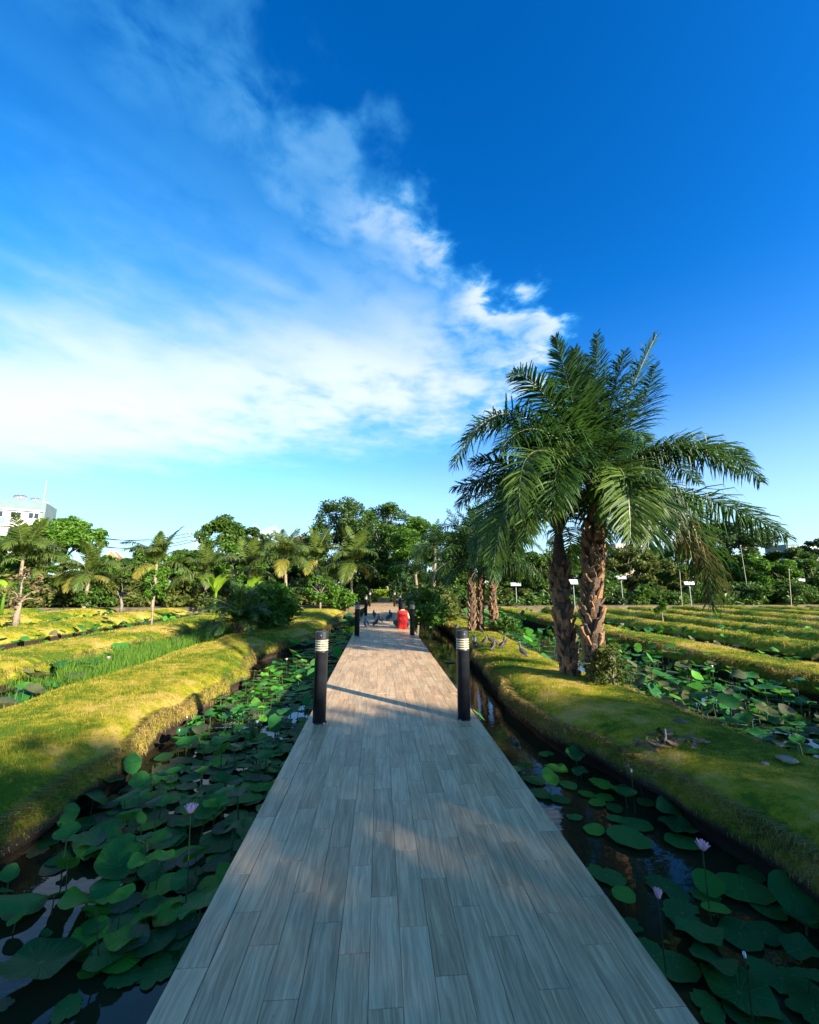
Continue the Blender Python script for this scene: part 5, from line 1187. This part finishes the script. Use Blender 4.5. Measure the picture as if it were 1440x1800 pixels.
house('house', 'pinkish house glimpsed behind the trees left of the boardwalk end', 668, 58, 975, 985, 12, M_ROOF, M_WALLC, .1)
c = base_at(1152, 95); box_building('low_building', 'long cream building behind the trees right of the tall palms', c, (-1, -.1), 10, 8, 0, at(1130, 955, 95).z, (M_WALLC, M_WALLC), 3, 0, 5)
c = base_at(1412, 92); box_building('flat_roofed_building', 'pale grey flat roofed building near the right frame edge', c, (-1, .05), 3.2, 6, 0, at(1400, 956, 92).z, (M_WALLG, M_WALLW), 3, 0, 2)
c = base_at(1446, 96); box_building('flat_roofed_building', 'white building with dark windows at the right frame edge', c, (-1, .05), 5.0, 6, 0, at(1430, 957, 96).z, (M_WALLW, M_WALLW), 3, 0, 3)
POLES = []
def power_pole(lab, px_, Y, ytop):
    q = base_at(px_, Y); h = htop(ytop, px_, Y); r = thing('power_pole', lab, 'power pole', q); b = MB(); b.tube([(0, 0, -.2), (0, 0, h)], [.17, .12], 8); b.build('post', M_CONC, r)
    for z in (h - .35, h - 1.3):
        b = MB(); b.box((0, -.16, z), (2.2, .12, .12)); ca_ = b.build('crossarm', M_BARK, r)
        for x in (-1, -.4, .4, 1): q_ = MB(); q_.lathe([(.04, 0), (.06, .08), (.03, .2)], 6, (x, -.16, z + .06)); q_.build('insulator', M_WHITE, ca_)
    POLES.append((q, h))
power_pole('power pole behind the spreading tree on the left', 146, 60, 940); power_pole('power pole in front of the tall pointed tree', 342, 62, 935); power_pole('power pole right of the tall pointed tree', 462, 64, 938); power_pole('power pole hidden behind the big dark trees', 700, 66, 940)
def wire(lab, k, x, z, sag):
    (a, ha), (b_, hb) = POLES[k], POLES[k + 1]
    p = a + Vector((x, -.16, ha - z)); q = b_ + Vector((x, -.16, hb - z)); pts = []
    for i in range(15): t = i / 14; w = p.lerp(q, t); w.z -= sag * 4 * t * (1 - t); pts.append(w - p)
    mb = MB(); mb.tube(pts, .045, 5); o = mb.build('power_wire', M_WIRE); o.location = p; props(o, lab, 'wire', 'power wires above the trees')
names = ['left span', 'middle span', 'right span']
for k in range(3):
    for j, (x, z, w) in enumerate(((-1, .2, 'upper left'), (1, .2, 'upper right'), (-1, 1.15, 'lower left'), (.4, 1.15, 'lower right'))): wire(f'{w} wire of the {names[k]} between the power poles', k, x, z, .8 + .1 * j)

# ------------------------------------------------------------------ signs and stakes
def sign(lab, px_, py_, Y, w=.72, h=.28):
    p = at(px_, py_, Y); base = Vector((p.x, p.y, -.3)); H = p.z + .3
    r = thing('sign_board', lab, 'sign', base, -.25, 'white plant signs across the right ponds'); b = MB(); b.tube([(0, .03, -.3), (0, .03, H)], .03, 6); b.build('post', M_GREYMETAL, r)
    b = MB(); b.box((0, 0, 0), (w, .035, h)); o = b.build('board', M_SIGN, r); o.location = (0, -.03, H + h * .1); o.rotation_euler = (R(-28), 0, 0)
    f = MB()
    for s in (-1, 1): f.box((0, -.004, s * (h / 2 - .012)), (w + .03, .05, .024)); f.box((s * (w / 2), -.004, 0), (.024, .052, h - .03))
    f.build('frame', M_GREYMETAL, o)
sign('white sign board right of the three clustered palms', 907, 1028, 30); sign('white sign board between the two tall palm trunks', 1008, 1024, 29, .6, .4); sign('white sign board just right of the taller palm trunk', 1092, 1016, 31); sign('white sign board under the drooping dead frond', 1212, 1026, 30); sign('small white sign board near the right frame edge', 1408, 1021, 33, .6, .3)
def stake(lab, px_, y0, y1, Y, lean=0, bird=False):
    a = at(px_, y0, Y); c = at(px_ + lean, y1, Y); a.z = -.5; r = thing('stake', lab, 'stake', a); b = MB(); b.tube([(0, 0, 0), tuple(c - a)], [.026, .02], 6); b.build('pole', M_STICK, r)
    b = MB(); b.lathe([(.05, 0), (.05, .05), (.02, .09)], 8, tuple(c - a)); b.build('end_cap', M_GREYMETAL, r)
stake('white stake left of the sign under the drooping dead frond', 1198, 1055, 992, 28, -4); stake('tall leaning pale stake among the trees right of the drooping frond', 1310, 1000, 960, 32, -8); stake('thin pale stake near the right frame edge', 1390, 1062, 1002, 27, -3)

# ------------------------------------------------------------------ person
def person():
    base = Vector((0.80, 14.65, 0.0))
    r = thing('person', 'person in a red shirt sitting on the right of the boardwalk, seen from behind', 'person', base)
    J = dict(pel=(0, 0, .11), sp1=(0, .02, .26), sp2=(0, .05, .42), ch=(0, .07, .54), nk=(0, .10, .65), nk2=(0.005, .13, .70), hd=(.01, .16, .80), ht=(.01, .17, .89),
             ls=(-.175, .08, .53), le=(-.255, .14, .33), lw=(-.17, .36, .27), rs=(.175, .08, .53), re=(.255, .14, .33), rw=(.17, .36, .27),
             lh=(-.10, .03, .10), lk=(-.27, .40, .17), la=(.02, .47, .06), lt=(.10, .52, .05), rh=(.10, .03, .10), rk=(.27, .40, .17), ra=(-.02, .55, .06), rt=(-.10, .60, .05))
    for s, n in ((-1, 'l'), (1, 'r')):
        w = Vector(J[n + 'w']); d = Vector((-s * .05, .085, -.02)); J[n + 'p'] = tuple(w + d)
        for k in range(4): o = Vector((s * (.028 - .019 * k), 0, 0)); J[f'{n}f{k}a'] = tuple(w + d + o + Vector((0, .02, 0))); J[f'{n}f{k}b'] = tuple(w + d + o * 1.15 + Vector((-s * .02, .055 - .006 * abs(k - 1.3), -.012))); J[f'{n}f{k}c'] = tuple(w + d + o * 1.1 + Vector((-s * .03, .080 - .010 * abs(k - 1.3), -.032)))
        J[n + 't1'] = tuple(w + d * .4 + Vector((-s * .035, .01, .012))); J[n + 't2'] = tuple(w + d * .4 + Vector((-s * .055, .04, .015)))
    E = [('pel', 'sp1'), ('sp1', 'sp2'), ('sp2', 'ch'), ('ch', 'nk'), ('nk', 'nk2'), ('nk2', 'hd'), ('hd', 'ht'), ('ch', 'ls'), ('ls', 'le'), ('le', 'lw'), ('ch', 'rs'), ('rs', 're'), ('re', 'rw'), ('pel', 'lh'), ('lh', 'lk'), ('lk', 'la'), ('la', 'lt'), ('pel', 'rh'), ('rh', 'rk'), ('rk', 'ra'), ('ra', 'rt')]
    for n in 'lr':
        E += [(n + 'w', n + 'p'), (n + 'w', n + 't1'), (n + 't1', n + 't2')]
        for k in range(4): E += [(n + 'p', f'{n}f{k}a'), (f'{n}f{k}a', f'{n}f{k}b'), (f'{n}f{k}b', f'{n}f{k}c')]
    rad = dict(pel=(.15, .11), sp1=(.135, .10), sp2=(.135, .10), ch=(.14, .10), nk=(.06, .06), nk2=(.05, .05), hd=(.078, .09), ht=(.06, .07), ls=(.055, .055), rs=(.055, .055), le=(.042, .042), re=(.042, .042), lw=(.028, .024), rw=(.028, .024), lp=(.034, .016), rp=(.034, .016), lh=(.095, .095), rh=(.095, .095), lk=(.062, .062), rk=(.062, .062), la=(.04, .04), ra=(.04, .04), lt=(.035, .03), rt=(.035, .03))
    ks = list(J); me = bpy.data.meshes.new('body'); me.from_pydata([J[k] for k in ks], [(ks.index(a), ks.index(b_)) for a, b_ in E], [])
    o = link('body', me, r, M_SKIN); sk = o.modifiers.new('skin', 'SKIN'); sk.use_smooth_shade = True
    for k, v in zip(ks, me.skin_vertices[0].data): v.radius = rad.get(k, (.0085, .0085)); v.use_root = (k == 'pel')
    o.modifiers.new('sub', 'SUBSURF').levels = 2; o.modifiers['sub'].render_levels = 2
    # shirt: a loose shell round the torso with short sleeves
    sec = [(.185, .125, .005, .0), (.198, .14, .03, .005), (.190, .14, .14, .01), (.178, .132, .28, .025), (.195, .13, .42, .05), (.212, .128, .50, .07), (.208, .118, .555, .082), (.165, .098, .598, .092), (.085, .075, .628, .102), (.062, .062, .645, .106)]
    V = []; F = []; n = 26
    for i, (a, c, z, y) in enumerate(sec):
        for j in range(n):
            w = 2 * math.pi * j / n; fold = 1 + .030 * math.sin(5 * w + i * 1.3) + .02 * math.sin(9 * w + i)
            V.append((a * fold * math.copysign(abs(math.cos(w)) ** .8, math.cos(w)), y + c * fold * math.sin(w), z + (.012 * math.sin(3 * w) if i < 2 else 0)))
    for i in range(len(sec) - 1):
        for j in range(n): q = (j + 1) % n; F.append((i * n + j, i * n + q, (i + 1) * n + q, (i + 1) * n + j))
    b = MB(); b.add(V, F)
    b.build('shirt', M_RED, r, True); r.scale = (.9, 1, 1)
    b = MB()
    for s in (-1, 1): b.tube([(s * .08, -.02, .10), (s * .17, .20, .145), (s * .275, .41, .17), (s * .12, .47, .10), (-s * .0, .50, .07)], [.125, .11, .082, .068, .058], 12)
    b.box((0, .02, .07), (.30, .22, .13)); b.build('trousers', M_TROUSER, r, True)
    # hair: cap over the head falling to the neck
    b = MB(); V = []; F = []; n = 18
    secs = [(.03, .925), (.08, .91), (.112, .87), (.124, .81), (.122, .75), (.112, .69), (.09, .63), (.04, .59)]
    for a, z in secs:
        for j in range(n):
            w = 2 * math.pi * j / n; fr = max(0, math.sin(w)); cut = 1 - .42 * fr * (z < .85)
            V.append((.01 + a * math.cos(w) * .92, .155 + a * math.sin(w) * 1.05 * cut - .025 * (z < .7), z + .006 * math.sin(7 * w)))
    for i in range(len(secs) - 1):
        for j in range(n): q = (j + 1) % n; F.append((i * n + j, (i + 1) * n + j, (i + 1) * n + q, i * n + q))
    b.add(V, F); b.build('hair', M_HAIR, r, True)
    for s in (-1, 1):
        b = MB(); b.lathe([(.004, -.03), (.018, -.015), (.02, .01), (.006, .03)], 8); o = b.build('ear', M_SKIN, r, True); o.location = (.01 + s * .088, .175, .79); o.rotation_euler = (0, R(90), 0)
    b = MB(); b.add([(.01, .275, .78), (-.008, .25, .765), (.028, .25, .765), (.01, .248, .82)], [(0, 1, 3), (0, 3, 2), (0, 2, 1), (1, 2, 3)]); b.build('nose', M_SKIN, r, True)
    for s in (-1, 1):
        b = MB(); b.lathe([(.002, -.009), (.009, -.004), (.009, .004), (.002, .009)], 8); o = b.build('eye', M_HAIR, r, True); o.location = (.01 + s * .032, .238, .808)
    b = MB(); b.box((.01, .247, .738), (.045, .012, .012)); b.build('mouth', M_REDPAINT, r)
person()

# ------------------------------------------------------------------ birds
def bird_meshes(mb_, mw_):
    b = MB(); sp_ = [(-.165, .085, .004, .010), (-.12, .092, .020, .026), (-.07, .105, .045, .046), (-.01, .118, .058, .056), (.045, .132, .052, .052), (.08, .165, .034, .036), (.098, .195, .026, .028), (.118, .208, .026, .027), (.138, .206, .015, .017), (.150, .202, .005, .006)]
    V = []; F = []; n = 12
    for x, z, ry_, rz_ in sp_:
        for j in range(n): w = 2 * math.pi * j / n; V.append((x, ry_ * math.cos(w), z + rz_ * math.sin(w)))
    for i in range(len(sp_) - 1):
        for j in range(n): q = (j + 1) % n; F.append((i * n + j, (i + 1) * n + j, (i + 1) * n + q, i * n + q))
    F += [tuple(range(n)), tuple((len(sp_) - 1) * n + j for j in range(n))[::-1]]
    b.add(V, F); body = b.mesh('body', True); body.materials.append(mb_)
    t = MB(); t.add([(-.11, -.02, .10), (-.11, .02, .10), (-.235, .035, .062), (-.235, -.035, .062), (-.11, -.02, .085), (-.11, .02, .085), (-.235, .033, .054), (-.235, -.033, .054)], [(0, 1, 2, 3), (7, 6, 5, 4), (0, 3, 7, 4), (1, 5, 6, 2), (2, 6, 7, 3), (0, 4, 5, 1)]); tail = t.mesh('tail'); tail.materials.append(mw_)
    w = MB(); w.add([(.06, .0, .035), (.02, .012, .045), (-.06, .008, .03), (-.16, -.02, .0), (-.09, .002, -.018), (0, .01, -.03), (.055, .006, -.012), (-.02, .022, .008)], [(0, 1, 7), (1, 2, 7), (2, 3, 7), (3, 4, 7), (4, 5, 7), (5, 6, 7), (6, 0, 7)]); wing = w.mesh('wing', True); wing.materials.append(mw_)
    l = MB(); l.tube([(0, 0, 0), (.004, 0, .045), (-.012, 0, .085)], [.0045, .004, .009], 5)
    for a in (-.5, 0, .5): l.tube([(0, 0, .004), (.03 * math.cos(a), .03 * math.sin(a), .003)], [.003, .002], 4)
    l.tube([(0, 0, .004), (-.018, 0, .003)], [.003, .002], 4); leg = l.mesh('leg', True); leg.materials.append(M_BEAK)
    k = MB(); k.add([(.148, -.005, .206), (.148, .005, .206), (.148, 0, .196), (.172, 0, .197)], [(0, 1, 3), (1, 2, 3), (2, 0, 3), (0, 2, 1)]); beak = k.mesh('beak'); beak.materials.append(M_BEAK)
    c_, s_ = math.cos(R(34)), math.sin(R(34))
    for me in (body, tail, beak):
        for v in me.vertices:
            x, z = v.co.x, v.co.z - .115; v.co.x = x * c_ - z * s_; v.co.z = x * s_ + z * c_ + .125
    return body, tail, wing, leg, beak
PIG = bird_meshes(M_PIGEON, M_PIGEONW); MYN = bird_meshes(M_PIGEONB, M_PIGEONW)
def bird(name, lab, p, rz, sc, ms, grp, spread=False, pitch=0.0):
    r = thing(name, lab, 'bird', p, rz, grp); r.scale = (sc, sc, sc)
    link('body', ms[0], r); link('tail', ms[1], r); link('beak', ms[4], r)
    for s in (-1, 1):
        o = link('wing', ms[2], r); o.location = (-.015, s * .05, .128)
        if spread: o.rotation_euler = (R(-s * 75), 0, R(s * 15)); o.scale = (1.2, s, 3.2); o.location = (0, s * .05, .15 + .09)
        else: o.scale = (1, s, 1); o.rotation_euler = (0, R(-30), 0); o.location.z = .135
        g = link('leg', ms[3], r); g.location = (.012, s * .022, 0)
for px_, py_, rz, lab in [(643, 1104, 2.0, 'dark pigeon nearest the left boardwalk edge'), (657.5, 1085.5, 1.9, 'dark pigeon standing farthest left on the boardwalk'), (662, 1100, .1, 'dark pigeon feeding in front at the middle of the boardwalk'), (668, 1094, 2.6, 'dark pigeon with tail to the right in mid boardwalk'), (686, 1085, 2.0, 'dark pigeon standing farthest right on the boardwalk'), (684, 1091, .6, 'pigeon with pale breast just left of the person in red')]:
    p = gp(px_, py_, 0.003); bird('pigeon', lab, p, rz, 1.18, PIG, 'pigeons on the boardwalk')
for k, (px_, py_, rz, sc) in enumerate([(835, 1130, 1.4, .8), (846, 1114, 2.8, .85), (853, 1134, .3, .8), (861, 1131, 2.9, .8), (868, 1144, .5, .85), (871, 1134, 3.3, .75), (884, 1141, .2, .8), (888, 1133, 1.2, .8), (842, 1145, 2.9, .8), (918, 1155, 3.0, 1.0), (804, 1107, .4, .85), (793, 1083, .2, 1.1), (833, 1136, 2.7, .75)]):
    p = gp(px_, py_, -.1)
    for _ in range(3): p = gp(px_, py_, float(bank_at('R1', p.x, p.y)))
    labs = ['bird with raised wings beside the nearest right bollard head', 'bird on the grass nearest the three clustered palms', 'bird left of centre in the flock on the right bank', 'bird at the centre of the flock on the right bank', 'lowest bird of the flock on the right bank', 'small bird right of centre in the flock on the right bank', 'bird at the right of the flock on the right bank', 'rearmost bird at the right of the flock', 'bird lowest left in the flock by the nearest right bollard', 'single dark bird in the palm shade right of the flock', 'bird on the bank edge just above the nearest right bollard head', 'far bird on the bank left of the three clustered palms', 'small bird hugging the nearest right bollard head in the flock']
    bird('small_bird', labs[k], p + Vector((0, 0, .012)), rz, sc, MYN if k % 3 else PIG, 'birds on the right bank', spread=(k == 0))

# ------------------------------------------------------------------ litter on the right bank
p = gp(1160, 1302, -.1); p.z = float(bank_at('R1', p.x, p.y))
r = thing('husk_heap', 'heap of dry brown palm husks on the right bank', 'debris', p)
for k in range(26):
    g = random.Random(k); b = MB(); L = g.uniform(.05, .13); w = L * .35
    V = [(-L, 0, .01), (-L * .3, -w, .0), (-L * .2, 0, .022), (-L * .3, w, 0), (L * .5, -w * .8, .012), (L * .5, 0, .036), (L * .5, w * .8, .012), (L, 0, .045)]
    b.add(V, [(0, 1, 2), (0, 2, 3), (1, 4, 5, 2), (2, 5, 6, 3), (4, 7, 5), (5, 7, 6)]); o = b.build('husk', M_HUSK if k % 3 else M_DEAD, r)
    X, Y = g.gauss(0, .20), g.gauss(0, .11); o.location = (X, Y, float(bank_at('R1', p.x + X, p.y + Y)) - p.z + g.uniform(.01, .05)); o.rotation_euler = (g.uniform(-.6, .6), g.uniform(-.6, .6), g.uniform(0, 6))
q = gp(1172, 1310, -.1); q.z = float(bank_at('R1', q.x, q.y)) + .02; b = MB(); b.tube([(-.06, -.05, 0), (0, .0, .045), (.05, .07, .11)], [.007, .008, .006], 6); o = b.build('stick', M_STICK); o.location = q; props(o, 'pale short stick leaning on the heap of dry husks', 'stick')
def clod(name, lab, cat, px_, py_, s, m, seed):
    q = gp(px_, py_, -.1); q.z = float(bank_at('R1', q.x, q.y)); g = np.random.default_rng(seed); b = MB(); V = []; F = []; n = 12; prof = [(.6, -.1), (1, .12), (.95, .32), (.6, .55), (.15, .66)]
    for i, (a, z) in enumerate(prof):
        for j in range(n): w = 2 * math.pi * j / n; k = a * (1 + .22 * math.sin(2 * w + seed) + g.normal(0, .09)); V.append((k * s * math.cos(w) * 1.3, k * s * math.sin(w), z * s * (1 + g.normal(0, .08))))
    for i in range(len(prof) - 1):
        for j in range(n): r_ = (j + 1) % n; F.append((i * n + j, i * n + r_, (i + 1) * n + r_, (i + 1) * n + j))
    F.append(tuple((len(prof) - 1) * n + j for j in range(n))); b.add(V, F); o = b.build(name, m, None, True); o.location = q; props(o, lab, cat)
clod('earth_clod', 'dark clod of earth on the right bank above the husk heap', 'clod', 1196, 1270, .055, M_MORTAR, 3)
clod('flat_stone', 'pale flat stone in the dry grass at the right frame edge', 'stone', 1385, 1335, .075, M_STONE, 5)
clod('small_stone', 'small pale stone left of the flat stone on the right bank', 'stone', 1345, 1341, .035, M_STONE, 6)
